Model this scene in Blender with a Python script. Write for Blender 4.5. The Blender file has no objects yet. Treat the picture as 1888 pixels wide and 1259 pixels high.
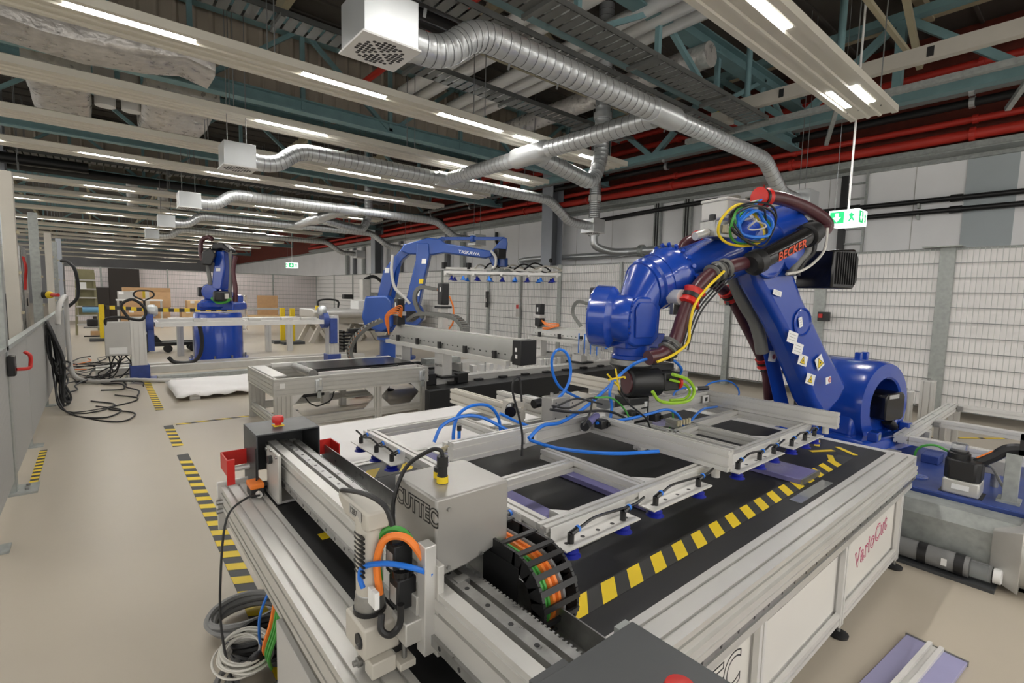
import bpy, bmesh, math, random
from mathutils import Vector, Matrix
random.seed(7)
S = bpy.context.scene
COL = S.collection
V = Vector
# ---------------------------------------------------------------- camera (lens, tilt and height surveyed from the hall's vanishing points)
W, H, FPX, CAMZ = 1888, 1259, 914.727, 1.5
ROT = Matrix(((0.767075, -0.641147, 0.022952), (0.041643, 0.085458, 0.995471), (-0.640204, -0.762645, 0.092252)))  # world -> camera
cam = bpy.data.cameras.new('camera'); cam.lens = FPX / W * 36; cam.sensor_width = 36; cam.clip_end = 200; cam.clip_start = .02
camo = bpy.data.objects.new('camera', cam); COL.objects.link(camo)
camo.matrix_world = Matrix.Translation((0, 0, CAMZ)) @ ROT.transposed().to_4x4()
S.camera = camo
# ---------------------------------------------------------------- world and exposure
wd = bpy.data.worlds.new('world'); S.world = wd; wd.use_nodes = True
wd.node_tree.nodes['Background'].inputs[0].default_value = (1, .965, .91, 1)
wd.node_tree.nodes['Background'].inputs[1].default_value = 1.8
S.view_settings.view_transform = 'Standard'; S.view_settings.look = 'None'
S.view_settings.gamma = 1; S.view_settings.use_curve_mapping = False
S.view_settings.exposure = 0.55
LAMP = 62.0          # emission of the ceiling light strips

def U(px, py, x=None, y=None, z=None, pl=None):
    """survey helper: point seen at a pixel of the 1888x1259 frame, on the real plane x=, y= or z= (or vertical plane pl=(point, direction))"""
    d = ROT.transposed() @ V((px - W / 2, H / 2 - py, -FPX))
    if z is not None: t = (z - CAMZ) / d.z
    elif x is not None: t = x / d.x
    elif y is not None: t = y / d.y
    else:
        P, D = pl; t = (-D[1] * P[0] + D[0] * P[1]) / (-D[1] * d.x + D[0] * d.y)
    return V((0, 0, CAMZ)) + d * t

# ---------------------------------------------------------------- materials
MT = {}
def mat(name, rgb, rough=.5, metal=0., noise=0., scale=8., bump=0., bscale=60., stretch=None, emit=0., coat=0., alpha=1., trans=0.):
    m = bpy.data.materials.new(name); m.use_nodes = True; nt = m.node_tree; N = nt.nodes; L = nt.links
    b = N['Principled BSDF']
    b.inputs['Base Color'].default_value = (*rgb, 1); b.inputs['Roughness'].default_value = rough; b.inputs['Metallic'].default_value = metal
    if coat: b.inputs['Coat Weight'].default_value = coat; b.inputs['Coat Roughness'].default_value = .08
    if emit: b.inputs['Emission Color'].default_value = (*rgb, 1); b.inputs['Emission Strength'].default_value = emit
    if trans: b.inputs['Transmission Weight'].default_value = trans
    if alpha < 1: b.inputs['Alpha'].default_value = alpha
    if noise or bump:
        tc = N.new('ShaderNodeTexCoord'); mp = N.new('ShaderNodeMapping'); L.new(tc.outputs['Object'], mp.inputs[0])
        if stretch: mp.inputs['Scale'].default_value = stretch
    if noise:
        n = N.new('ShaderNodeTexNoise'); n.inputs['Scale'].default_value = scale; n.inputs['Detail'].default_value = 5
        L.new(mp.outputs[0], n.inputs['Vector'])
        r = N.new('ShaderNodeValToRGB'); r.color_ramp.elements[0].position = .3; r.color_ramp.elements[1].position = .72
        r.color_ramp.elements[0].color = (*[c * (1 - noise) for c in rgb], 1); r.color_ramp.elements[1].color = (*[min(1, c * (1 + noise)) for c in rgb], 1)
        L.new(n.outputs['Fac'], r.inputs[0]); L.new(r.outputs[0], b.inputs['Base Color'])
        rr = N.new('ShaderNodeMapRange'); rr.inputs[3].default_value = max(.03, rough - .12 * (noise > 0)); rr.inputs[4].default_value = min(1, rough + .12)
        L.new(n.outputs['Fac'], rr.inputs[0]); L.new(rr.outputs[0], b.inputs['Roughness'])
    if bump:
        n2 = N.new('ShaderNodeTexNoise'); n2.inputs['Scale'].default_value = bscale; n2.inputs['Detail'].default_value = 3
        L.new(mp.outputs[0], n2.inputs['Vector'])
        bp = N.new('ShaderNodeBump'); bp.inputs['Strength'].default_value = bump; bp.inputs['Distance'].default_value = .02
        L.new(n2.outputs['Fac'], bp.inputs['Height']); L.new(bp.outputs[0], b.inputs['Normal'])
    MT[name] = m
    return m
mat('floor', (.46, .408, .33), .34, 0, .07, .6, .04, 3)
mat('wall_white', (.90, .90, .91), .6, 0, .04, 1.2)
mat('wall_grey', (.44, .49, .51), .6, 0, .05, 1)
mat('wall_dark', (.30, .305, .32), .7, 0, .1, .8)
mat('deck', (.085, .077, .068), .8, 0, .25, 1.5)
mat('clad', (.42, .36, .29), .6, 0, .08, 2)
mat('alu', (.62, .61, .585), .38, .45, .03, 6)
mat('alu_soft', (.56, .55, .52), .42, .45, .05, 10)
mat('alu_white', (.70, .69, .67), .42, .3, .04, 10)
mat('slot', (.10, .10, .10), .5, .5)
mat('steel', (.33, .33, .32), .32, .8, .15, 30)
mat('galv', (.36, .38, .365), .5, .45, .16, 22)
mat('duct', (.60, .62, .63), .36, .7, .03, 5)
mat('foil', (.66, .63, .60), .3, .4, .18, 9, 1.0, 9)
mat('blue', (.008, .052, .36), .24, 0, 0, 4, 0, 0, None, 0, .5)
mat('blue_pal', (.012, .06, .28), .35, 0, .05, 4, 0, 0, None, 0, .25)
mat('blue_plate', (.03, .06, .24), .38, .1, .12, 14)
mat('black', (.012, .012, .013), .42)
mat('black_gloss', (.008, .008, .009), .2)
mat('black_metal', (.02, .021, .023), .45, .3, .1, 20)
mat('rubber', (.010, .010, .011), .5, 0, .5, 2.2, 0, 0, (1, 5, 1))
mat('grey_cover', (.05, .053, .057), .42, 0, .04, 5)
mat('grey_box', (.36, .35, .33), .33, .35, .04, 6)
mat('grey_paint', (.42, .41, .39), .5, 0, .04, 6)
mat('cream', (.52, .49, .43), .45, 0, .04, 6)
mat('panel_white', (.64, .61, .53), .48, 0, .03, 3)
mat('light_grey', (.50, .49, .47), .5, 0, .03, 6)
mat('side_white', (.66, .64, .60), .45, 0, .03, 3)
mat('sheet', (.80, .78, .77), .6, 0, .03, 3, .25, 5)
mat('yellow', (.78, .56, .015), .5, 0, .05, 20)
mat('tape_black', (.03, .03, .03), .5)
mat('red', (.55, .02, .015), .4, 0, .05, 10)
mat('red_pipe', (.55, .038, .025), .45, 0, .12, 3)
mat('red_wall', (.17, .035, .022), .8, 0, .25, 6)
mat('orange', (.85, .22, .03), .45)
mat('green', (.06, .32, .05), .45)
mat('lime', (.35, .62, .04), .4)
mat('tube_blue', (.018, .17, .68), .32)
mat('cup_blue', (.01, .02, .30), .35)
mat('hose', (.075, .022, .028), .33, 0, .15, 12)
mat('hose_grey', (.16, .16, .15), .55)
mat('cable', (.014, .014, .015), .5)
mat('cable_grey', (.20, .20, .20), .5)
mat('cable_white', (.62, .60, .55), .5)
mat('teal', (.20, .34, .36), .5, .05, .08, 6)
mat('tray', (.15, .155, .15), .5, .4, .1, 10)
mat('roof_cream', (.46, .41, .28), .55, 0, .08, 5)
mat('wire', (.25, .26, .26), .45, .6)
mat('wire_pale', (.52, .52, .51), .5, .2)
mat('seam', (.20, .21, .22), .5, .6)
mat('board', (.92, .90, .89), .55, 0, .05, 1.4, .12, 6)
mat('board_pink', (.86, .79, .80), .55, 0, .04, 1.4, .12, 6)
mat('carton', (.50, .31, .16), .7, 0, .08, 8)
mat('wood', (.62, .42, .22), .6, 0, .12, 6, 0, 0, (1, 9, 1))
mat('brown_black', (.022, .017, .014), .6)
mat('olive', (.24, .22, .12), .6, 0, .1, 5)
mat('violet', (.17, .16, .34), .25, 0, .06, 3)
mat('violet_pale', (.34, .33, .52), .22, 0, .06, 3)
mat('beam_grey', (.25, .247, .235), .4, .4, .04, 8)
mat('clear', (.85, .87, .88), .08, 0, 0, 1, 0, 1, None, 0, 0, 1, .85)
mat('white', (.80, .80, .79), .5)
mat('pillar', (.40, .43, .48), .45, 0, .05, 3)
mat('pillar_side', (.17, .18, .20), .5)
mat('lamp', (1, .975, .93), .5, 0, 0, 1, 0, 1, None, LAMP)
mat('exit_green', (.01, .45, .14), .5, 0, 0, 1, 0, 1, None, .7)
mat('exit_white', (.9, 1, .94), .5, 0, 0, 1, 0, 1, None, .8)
mat('becker', (.75, .10, .04), .5)
mat('vario', (.42, .03, .12), .5)
mat('ladder_blue', (.16, .38, .60), .5)

# ---------------------------------------------------------------- mesh builder
ORG = {}
class MB:
    def __init__(s): s.v = []; s.f = []
    def add(s, vs, fs):
        k = len(s.v); s.v += [V(p) for p in vs]; s.f += [tuple(i + k for i in f) for f in fs]; return s
    def box(s, x0, x1, y0, y1, z0, z1):
        return s.add([(x, y, z) for z in (z0, z1) for y in (y0, y1) for x in (x0, x1)],
                     [(0, 2, 3, 1), (4, 5, 7, 6), (0, 1, 5, 4), (2, 6, 7, 3), (0, 4, 6, 2), (1, 3, 7, 5)])
    def obox(s, c, sz, R=None):
        c = V(c); R = R or Matrix.Identity(3); h = V(sz) / 2
        return s.add([c + R @ V((a * h.x, b * h.y, d * h.z)) for d in (-1, 1) for b in (-1, 1) for a in (-1, 1)],
                     [(0, 2, 3, 1), (4, 5, 7, 6), (0, 1, 5, 4), (2, 6, 7, 3), (0, 4, 6, 2), (1, 3, 7, 5)])
    def bar(s, a, b, w, h, up=(0, 0, 1)):
        a = V(a); b = V(b); d = (b - a); R = frame(d, up)
        return s.obox((a + b) / 2, (w, h, d.length), R)
    def cyl(s, a, b, r, r2=None, n=14, caps=True):
        a = V(a); b = V(b); r2 = r if r2 is None else r2; R = frame(b - a)
        vs = []
        for p, q in ((a, r), (b, r2)):
            vs += [p + R @ V((q * math.cos(i * 2 * math.pi / n), q * math.sin(i * 2 * math.pi / n), 0)) for i in range(n)]
        fs = [(i, (i + 1) % n, n + (i + 1) % n, n + i) for i in range(n)]
        if caps: fs += [tuple(range(n - 1, -1, -1)), tuple(range(n, 2 * n))]
        return s.add(vs, fs)
    def lathe(s, prof, o, ax=(0, 0, 1), n=20):
        o = V(o); R = frame(V(ax)); vs = []; fs = []
        for r, h in prof: vs += [o + R @ V((r * math.cos(i * 2 * math.pi / n), r * math.sin(i * 2 * math.pi / n), h)) for i in range(n)]
        for k in range(len(prof) - 1):
            for i in range(n): fs.append((k * n + i, k * n + (i + 1) % n, (k + 1) * n + (i + 1) % n, (k + 1) * n + i))
        fs += [tuple(range(n - 1, -1, -1)), tuple(range((len(prof) - 1) * n, len(prof) * n))]
        return s.add(vs, fs)
    def tube(s, pts, r, n=8, sub=5, closed=False, rough=None):
        P = spline(pts, sub, closed) if sub > 1 else [V(p) for p in pts]
        m = len(P); vs = []; fs = []; ref = V((0, 0, 1)); prev = None
        for i in range(m):
            t = (P[(i + 1) % m] - P[i - 1]) if closed else (P[min(i + 1, m - 1)] - P[max(i - 1, 0)])
            if t.length < 1e-9: t = V((0, 0, 1))
            t.normalize()
            if prev is None:
                prev = t.orthogonal().normalized() if abs(t.z) > .95 else t.cross(V((0, 0, 1))).normalized()
            prev = (prev - t * prev.dot(t));
            prev = prev.normalized() if prev.length > 1e-6 else t.orthogonal().normalized()
            q = t.cross(prev); rr = r * (1 + (rough if (rough and i % 2) else 0))
            vs += [P[i] + (prev * math.cos(j * 2 * math.pi / n) + q * math.sin(j * 2 * math.pi / n)) * rr for j in range(n)]
        for i in range(m if closed else m - 1):
            a = i * n; b = ((i + 1) % m) * n
            for j in range(n): fs.append((a + j, a + (j + 1) % n, b + (j + 1) % n, b + j))
        if not closed: fs += [tuple(range(n - 1, -1, -1)), tuple(range((m - 1) * n, m * n))]
        return s.add(vs, fs)
    def prism(s, poly, o, eu, ev, ew, d):
        o = V(o); eu = V(eu); ev = V(ev); ew = V(ew); n = len(poly)
        vs = [o + eu * a + ev * b for a, b in poly] + [o + eu * a + ev * b + ew * d for a, b in poly]
        return s.add(vs, [tuple(range(n - 1, -1, -1)), tuple(range(n, 2 * n))] + [(i, (i + 1) % n, n + (i + 1) % n, n + i) for i in range(n)])
    def hull(s, pts):
        bm = bmesh.new(); [bm.verts.new(p) for p in pts]
        bmesh.ops.remove_doubles(bm, verts=bm.verts, dist=1e-5)
        r = bmesh.ops.convex_hull(bm, input=bm.verts)
        bmesh.ops.delete(bm, geom=[e for e in r['geom_interior'] if isinstance(e, bmesh.types.BMVert)], context='VERTS')
        bmesh.ops.dissolve_limit(bm, angle_limit=.02, verts=bm.verts, edges=bm.edges)
        bm.verts.index_update(); vs = [v.co.copy() for v in bm.verts]; fs = [tuple(v.index for v in f.verts) for f in bm.faces]; bm.free()
        return s.add(vs, fs)
    def prof(s, a, b, w=.045, h=.045, nw=1, nh=1, up=(0, 0, 1), g=.010, dp=.009):
        """aluminium T-slot extrusion from a to b, w across, h along 'up', nw/nh slots"""
        a = V(a); b = V(b); d = b - a; R = frame(d, up); L = d.length
        def side(l, n):
            o = []
            for k in range(n):
                c = (k + .5) / n * l - l / 2; o += [(c - g / 2, 0), (c - g / 2, -dp), (c + g / 2, -dp), (c + g / 2, 0)]
            return o
        pts = []
        for ang, l, n, off in ((0, w, nw, h / 2), (1, h, nh, w / 2), (2, w, nw, h / 2), (3, h, nh, w / 2)):
            for (t, e) in [(-l / 2, 0)] + side(l, n):
                q = off + e
                pts.append({0: (t, -q), 1: (q, t), 2: (-t, q), 3: (-q, -t)}[ang])
        m = len(pts)
        vs = [a + R @ V((p[0], p[1], 0)) for p in pts] + [a + R @ V((p[0], p[1], L)) for p in pts]
        return s.add(vs, [tuple(range(m - 1, -1, -1)), tuple(range(m, 2 * m))] + [(i, (i + 1) % m, m + (i + 1) % m, m + i) for i in range(m)])
    def build(s, name, m, parent=None, bevel=0., smooth=False, seg=2):
        o0 = ORG.get(parent.name, V((0, 0, 0))) if parent else V((0, 0, 0))
        me = bpy.data.meshes.new(name); me.from_pydata([p - o0 for p in s.v], [], s.f)
        me.materials.append(MT[m]); me.update()
        if smooth or bevel:
            me.polygons.foreach_set('use_smooth', [True] * len(me.polygons)); me.set_sharp_from_angle(angle=math.radians(38))
        o = bpy.data.objects.new(name, me); COL.objects.link(o)
        if parent: o.parent = parent; ORG[o.name] = o0
        if bevel:
            bv = o.modifiers.new('bevel', 'BEVEL'); bv.width = bevel; bv.segments = seg; bv.limit_method = 'ANGLE'; bv.angle_limit = math.radians(35)
        return o
def frame(d, up=(0, 0, 1)):
    d = V(d).normalized(); up = V(up)
    if abs(d.dot(up)) > .98: up = V((0, 1, 0)) if abs(d.y) < .9 else V((1, 0, 0))
    x = up.cross(d).normalized(); y = d.cross(x)
    return Matrix((x, y, d)).transposed()
def spline(pts, sub=5, closed=False):
    P = [V(p) for p in pts]; n = len(P); out = []
    if n < 3: return P
    for i in range(n if closed else n - 1):
        p0 = P[i - 1] if (closed or i) else P[0] * 2 - P[1]; p1 = P[i]; p2 = P[(i + 1) % n]
        p3 = P[(i + 2) % n] if (closed or i + 2 < n) else P[-1] * 2 - P[-2]
        for k in range(sub):
            t = k / sub
            out.append(.5 * ((2 * p1) + (p2 - p0) * t + (2 * p0 - 5 * p1 + 4 * p2 - p3) * t * t + (3 * p1 - p0 - 3 * p2 + p3) * t ** 3))
    if not closed: out.append(P[-1])
    return out
def disc(c, ax, r, n=20):
    R = frame(V(ax)); return [V(c) + R @ V((r * math.cos(i * 2 * math.pi / n), r * math.sin(i * 2 * math.pi / n), 0)) for i in range(n)]
def tag(o, label, cat=None, group=None, kind=None):
    if label: o['label'] = label
    if cat: o['category'] = cat
    if group: o['group'] = group
    if kind: o['kind'] = kind
    return o
def thing(name, label, cat, loc=(0, 0, 0), group=None):
    o = bpy.data.objects.new(name, None); COL.objects.link(o); o.location = loc; o.empty_display_size = .1; ORG[o.name] = V(loc)
    return tag(o, label, cat, group)
def struct(name, mb, m, label=None, bevel=0):
    o = mb.build(name, m, None, bevel); o['kind'] = 'structure'
    if label: o['label'] = label
    return o
def dup(root, loc, rotz=None, label=None):
    r = root.copy(); COL.objects.link(r); r.location = loc
    if rotz is not None: r.rotation_euler = (0, 0, rotz)
    if label: r['label'] = label
    for ch in [c for c in bpy.data.objects if c.parent == root]:
        k = ch.copy(); COL.objects.link(k); k.parent = r
        for g in [c for c in bpy.data.objects if c.parent == ch]:
            q = g.copy(); COL.objects.link(q); q.parent = k
    return r
def text(body, m, parent, o, eu, ev, size, depth=.0015, name='lettering', outline=0., font_w=1.):
    """lettering: o = lower left, eu reading direction, ev letter-up"""
    cu = bpy.data.curves.new(name, 'FONT'); cu.body = body; cu.size = size; cu.extrude = depth; cu.offset = outline; cu.space_character = font_w
    t = bpy.data.objects.new(name, cu); COL.objects.link(t)
    me = bpy.data.meshes.new_from_object(t.evaluated_get(bpy.context.evaluated_depsgraph_get()))
    bpy.data.objects.remove(t); bpy.data.curves.remove(cu)
    eu = V(eu).normalized(); ev = V(ev).normalized(); R = Matrix((eu, ev, eu.cross(ev))).transposed()
    o0 = ORG.get(parent.name, V((0, 0, 0))) if parent else V((0, 0, 0))
    for v in me.vertices: v.co = R @ v.co + V(o) - o0
    me.materials.clear(); me.materials.append(MT[m])
    ob = bpy.data.objects.new(name, me); COL.objects.link(ob)
    if parent: ob.parent = parent
    return ob
# ================================================================ SETTING
XW, YB = 10.0, 56.0
struct('floor', MB().box(-9, XW + .3, -6, YB, -.1, 0), 'floor')
ceil = struct('ceiling', MB().box(-9, XW + .3, -6, YB, 5.6, 5.7), 'deck')
wr = struct('wall_right', MB().box(XW, XW + .3, -6, YB, 0, 3.69), 'wall_white')
struct('wall_right_upper', MB().box(XW + .02, XW + .3, -6, YB, 3.69, 5.6), 'red_wall', 'dark red brick band above the white wall')
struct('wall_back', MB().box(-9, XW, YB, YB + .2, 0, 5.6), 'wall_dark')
# window bands are added to the unseen left and front walls for fill light
struct('wall_left', MB().box(-9.2, -9, -6, YB, 0, 1.4).box(-9.2, -9, -6, YB, 4.4, 5.6), 'wall_grey')
struct('wall_front', MB().box(-9, XW, -6.2, -6, 0, 1.4).box(-9, XW, -6.2, -6, 4.4, 5.6), 'wall_grey')
wm = MB(); wn = MB()
for k in range(31): wm.box(-9.15, -9.05, -6 + 2.05 * k, -5.9 + 2.05 * k, 1.4, 4.4)
for k in range(10): wn.box(-9 + 2.1 * k, -8.9 + 2.1 * k, -6.15, -6.05, 1.4, 4.4)
struct('added_window_1', wm, 'galv'); struct('added_window_2', wn, 'galv')  # mullions of the added openings that brighten the white wall and fence
struct('trim_1', MB().box(XW - .06, XW - .001, -6, YB, 3.66, 3.75), 'galv')
struct('trim_2', MB().box(XW - .012, XW - .001, .95, 1.5, 0, 3.66), 'wall_grey', 'grey-blue painted pilaster strip on the white wall')
def rep(o, offs):
    out = [o]
    for d in offs:
        k = o.copy(); COL.objects.link(k); k.location = o.location + V(d); out.append(k)
    return out
# roof purlins and corrugation ribs belong to the ceiling
p = MB().box(-.05, .05, -6, YB, 5.42, 5.6).build('purlin', 'roof_cream', ceil); p.location.x = -6.8
rep(p, [(2.25 * k, 0, 0) for k in range(1, 8)])
p = MB().box(-9, XW, -.02, .02, 5.57, 5.6).build('deck_rib', 'deck', ceil); p.location.y = -1
rep(p, [(0, .5 * k, 0) for k in range(1, 46)])
# panel joints on the white wall: thin recessed battens
p = MB().box(XW - .004, XW, -.006, .006, 0, 3.66).build('joint', 'light_grey', wr); p.location.y = 2.1
rep(p, [(0, 1.2 * k, 0) for k in range(1, 16) if k not in (3,)])
cl1 = struct('trim_3', MB().box(-2.7, 9.3, 8.17, 8.27, 4.27, 4.3), 'roof_cream'); cl2 = struct('trim_4', MB().box(-4.3, 9.6, 16.45, 16.57, 4.27, 4.3), 'roof_cream')
# upright clerestory cladding over the second truss: one corrugated sheet panel after the other
p = MB().prism([(0, 0), (.03, .03), (.17, .03), (.2, 0), (.21, 0), (.21, .02), (.18, .05), (.02, .05)], (0, 8.2, 4.3), (1, 0, 0), (0, 1, 0), (0, 0, 1), 1.28).build('cladding_panel', 'clad', cl1); p.location.x = -2.6
rep(p, [(.21 * k, 0, 0) for k in range(1, 56)])
p = MB().prism([(0, 0), (.03, .03), (.37, .03), (.4, 0), (.41, 0), (.41, .02), (.38, .05), (.02, .05)], (0, 16.5, 4.3), (1, 0, 0), (0, 1, 0), (0, 0, 1), 1.28).build('cladding_panel', 'clad', cl2); p.location.x = -4.2
rep(p, [(.41 * k, 0, 0) for k in range(1, 34)])

# ---------------------------------------------------------------- steel trusses across the hall
def truss(y, label, x0=-6., x1=9.6, zb=4.2, zt=5.35, n=11):
    t = thing('roof_truss', label, 'truss', (x0, y, zb), 'teal roof trusses')
    MB().box(x0, x1, y - .09, y + .09, zb - .05, zb - .03).box(x0, x1, y - .012, y + .012, zb - .03, zb + .12).box(x0, x1, y - .09, y + .09, zb + .12, zb + .135).build('bottom_chord', 'teal', t)
    MB().box(x0, x1, y - .1, y + .1, zt + .07, zt + .09).box(x0, x1, y - .012, y + .012, zt - .1, zt + .07).box(x0, x1, y - .1, y + .1, zt - .12, zt - .1).build('top_chord', 'teal', t)
    s = (x1 - x0) / n
    for k in range(n + 1): MB().box(x0 + k * s - .03, x0 + k * s + .03, y - .03, y + .03, zb, zt).build('post', 'teal', t)
    for k in range(n):
        a, b = (zb, zt) if k % 2 else (zt, zb)
        MB().bar((x0 + k * s, y, a), (x0 + (k + 1) * s, y, b), .06, .06, (0, 1, 0)).build('diagonal', 'teal', t)
for y, l in ((33., 'teal roof truss in the dim hall past the far fence'), (44., 'teal roof truss close to the far grey wall'), (3.75, 'teal steel roof truss over the spiral duct and black pipes'), (8.0, 'teal roof truss carrying the beige upright cladding'), (12.1, 'teal roof truss over the tall blue robot on its drum'),
             (16.3, 'teal roof truss with wide beige cladding behind it'), (20.4, 'teal roof truss far back, before the long light row'), (24.6, 'teal roof truss right above the far fence')):
    truss(y, l, zt=4.95 if y == 3.75 else 5.35)
t = thing('edge_truss', 'teal lattice girder running lengthwise in front of the red pipes', 'truss', (8.3, 0, 4.2))
MB().box(8.22, 8.38, -3, 9.6, 4.14, 4.26).build('bottom_chord', 'teal', t)
MB().box(8.22, 8.38, -3, 9.6, 5.2, 5.3).build('top_chord', 'teal', t)
for k in range(10): MB().bar((8.3, -3 + k * 1.26, 4.2 if k % 2 else 5.25), (8.3, -3 + (k + 1) * 1.26, 5.25 if k % 2 else 4.2), .09, .09).build('diagonal', 'teal', t)
for k in range(5): MB().box(8.24, 8.36, -3 + k * 2.52 - .05, -3 + k * 2.52 + .05, 4.2, 5.25).build('post', 'teal', t)
for i, y in enumerate((-.4, 1.9, 5.6)):
    t = thing('roof_brace', ('cream roof bracing frame over the wide lamp panel', 'cream lattice brace between edge girder and spiral duct', 'cream triangular brace above the duct junction')[i], 'brace', (6.5, y, 4.5))
    MB().bar((3.2, y, 5.45), (9, y, 5.45), .1, .12, (0, 0, 1)).build('rafter', 'roof_cream', t)
    MB().bar((3.6, y, 4.7), (8.7, y, 4.7), .05, .05).build('tie', 'roof_cream', t)
    for a, b in (((3.6, 4.7), (5.0, 5.45)), ((6.2, 4.7), (5.0, 5.45)), ((6.2, 4.7), (7.4, 5.45)), ((8.7, 4.7), (7.4, 5.45))):
        MB().bar((a[0], y, a[1]), (b[0], y, b[1]), .07, .07).build('diagonal', 'roof_cream', t)
    MB().box(6.17, 6.23, y - .03, y + .03, 4.7, 5.45).build('post', 'roof_cream', t)

# ---------------------------------------------------------------- columns along the right-hand side
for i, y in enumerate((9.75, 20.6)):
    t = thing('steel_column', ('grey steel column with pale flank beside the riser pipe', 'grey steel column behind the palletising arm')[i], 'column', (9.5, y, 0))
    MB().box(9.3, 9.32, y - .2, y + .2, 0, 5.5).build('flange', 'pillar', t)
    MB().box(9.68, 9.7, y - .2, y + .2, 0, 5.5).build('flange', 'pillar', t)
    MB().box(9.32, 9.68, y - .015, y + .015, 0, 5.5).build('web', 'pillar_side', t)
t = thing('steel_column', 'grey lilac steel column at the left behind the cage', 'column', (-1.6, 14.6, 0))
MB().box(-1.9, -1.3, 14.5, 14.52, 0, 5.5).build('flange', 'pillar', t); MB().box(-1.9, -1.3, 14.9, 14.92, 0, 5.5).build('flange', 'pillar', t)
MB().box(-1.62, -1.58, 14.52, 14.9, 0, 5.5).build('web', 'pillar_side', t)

# ---------------------------------------------------------------- lamp panels
XE, XS, ZP = 6.45, -5.2, 3.55
def lamp_panel(y, strips, label, x1=XE, x0=XS, w=.22):
    t = thing('lamp_panel', label, 'ceiling light', (x1, y, ZP), 'suspended lamp panels')
    q = [(w, 0), (.165, 0), (.155, .014), (.075, .014), (.065, 0), (.04, 0), (.03, .014), (-.03, .014), (-.04, 0), (-.065, 0), (-.075, .014), (-.155, .014), (-.165, 0), (-w, 0), (-w, .07), (-w + .03, .085), (w - .03, .085), (w, .07)]
    MB().prism(q, (x0, y, ZP), (0, 1, 0), (0, 0, 1), (1, 0, 0), x1 - x0).build('body', 'panel_white', t)
    for a, b, dy in strips:
        MB().box(a, b, y + dy - .042, y + dy + .042, ZP + .0115, ZP + .02).build('light_strip', 'lamp', t)
    for k in range(4): MB().cyl((x1 - .35 + .0, y - .15 + .1 * k, ZP - .001), (x1 - .35, y - .15 + .1 * k, ZP + .002), .008, n=8).build('screw', 'black', t)
    for x in (x1 - .3, x1 - 2.7, x1 - 5.1, x1 - 7.5):
        MB().cyl((x, y - .12, ZP + .08), (x, y - .12, 5.5), .006, n=5).build('suspension_wire', 'wire', t); MB().cyl((x, y + .12, ZP + .08), (x, y + .12, 5.5), .006, n=5).build('suspension_wire', 'wire', t)
A0, A1, A2, A3, A4 = (-.09, .73, -.09), (1.6, 2.45, -.09), (3.12, 4.03, -.09), (4.25, 5.12, -.09), (5.5, 6.05, -.09)
LL = ((-1.8, -.95, -.09), (-3.5, -2.6, -.09))
lamp_panel(-1.65, (A0, A1, A2, A3, A4) + LL, 'lamp panel behind the work table')
lamp_panel(-3.4, (A0, A1, A2, A3, A4), 'lamp panel farthest from the blue robots')
lamp_panel(1.83, (A0, A1, (3.3, 4.11, -.09), (5.62, 6.2, -.09), (5.62, 6.2, .09)), 'wide ribbed lamp panel with twin lamps at its end, above the exit sign', 6.68)
lamp_panel(5.2, (A0, A1, A2, A3, A4) + LL, 'lamp panel crossed by the thick duct junction')
lamp_panel(6.95, (A1, A3, A4, (2.9, 2.9001, 0))[:3] + LL, 'lamp panel between the foil duct and the second diffuser')
lamp_panel(8.7, (A1, A2, A3, A4), 'lamp panel passing over the small diffuser box')
lamp_panel(10.52, (A0, A1, A2, (4.3, 5.44, -.09)) + LL, 'lamp panel ending in the brightest lamp near the red pipes')
lamp_panel(13.8, (A0, A1, A2, A3, A4) + LL, 'lamp panel in front of the dark crossing pipe')
lamp_panel(15.4, (A0, A2, A4), 'lamp panel just behind the dark crossing pipe')
lamp_panel(17.0, (A1, A3) + LL, 'lamp panel beneath the wide cladding')
lamp_panel(18.8, (A0, A2, A3), 'lamp panel ahead of the far light row')
lamp_panel(21.6, ((-3.2, .9, 0), (1.3, 3.9, 0), (4.6, 6.2, 0)), 'lamp panel with one long unbroken light row')
lamp_panel(23.6, (A1, A2, A4), 'lamp panel just before the far fence')
lamp_panel(25.4, (A0, A2, A3), 'lamp panel above the far fence')
lamp_panel(27.6, (A1, (3.5, 4.7, 0), A4), 'lamp panel in the dim bay past the far fence')
lamp_panel(29.6, (A0, A1, A3), 'lamp panel in the second bay past the far fence')
for y_, s_, l_ in ((33., (A1, A2), 'lamp panel in the third bay past the far fence'), (37., ((-.5, 1.2, 0), A3), 'lamp panel in the fourth bay past the far fence'), (42., ((.5, 2.2, 0), (3.6, 5.2, 0)), 'lamp panel deep in the dim hall past the fence'), (48., ((-.5, 1.5, 0), (4, 6, 0)), 'lamp panel by the far grey wall')): lamp_panel(y_, s_, l_)

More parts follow.
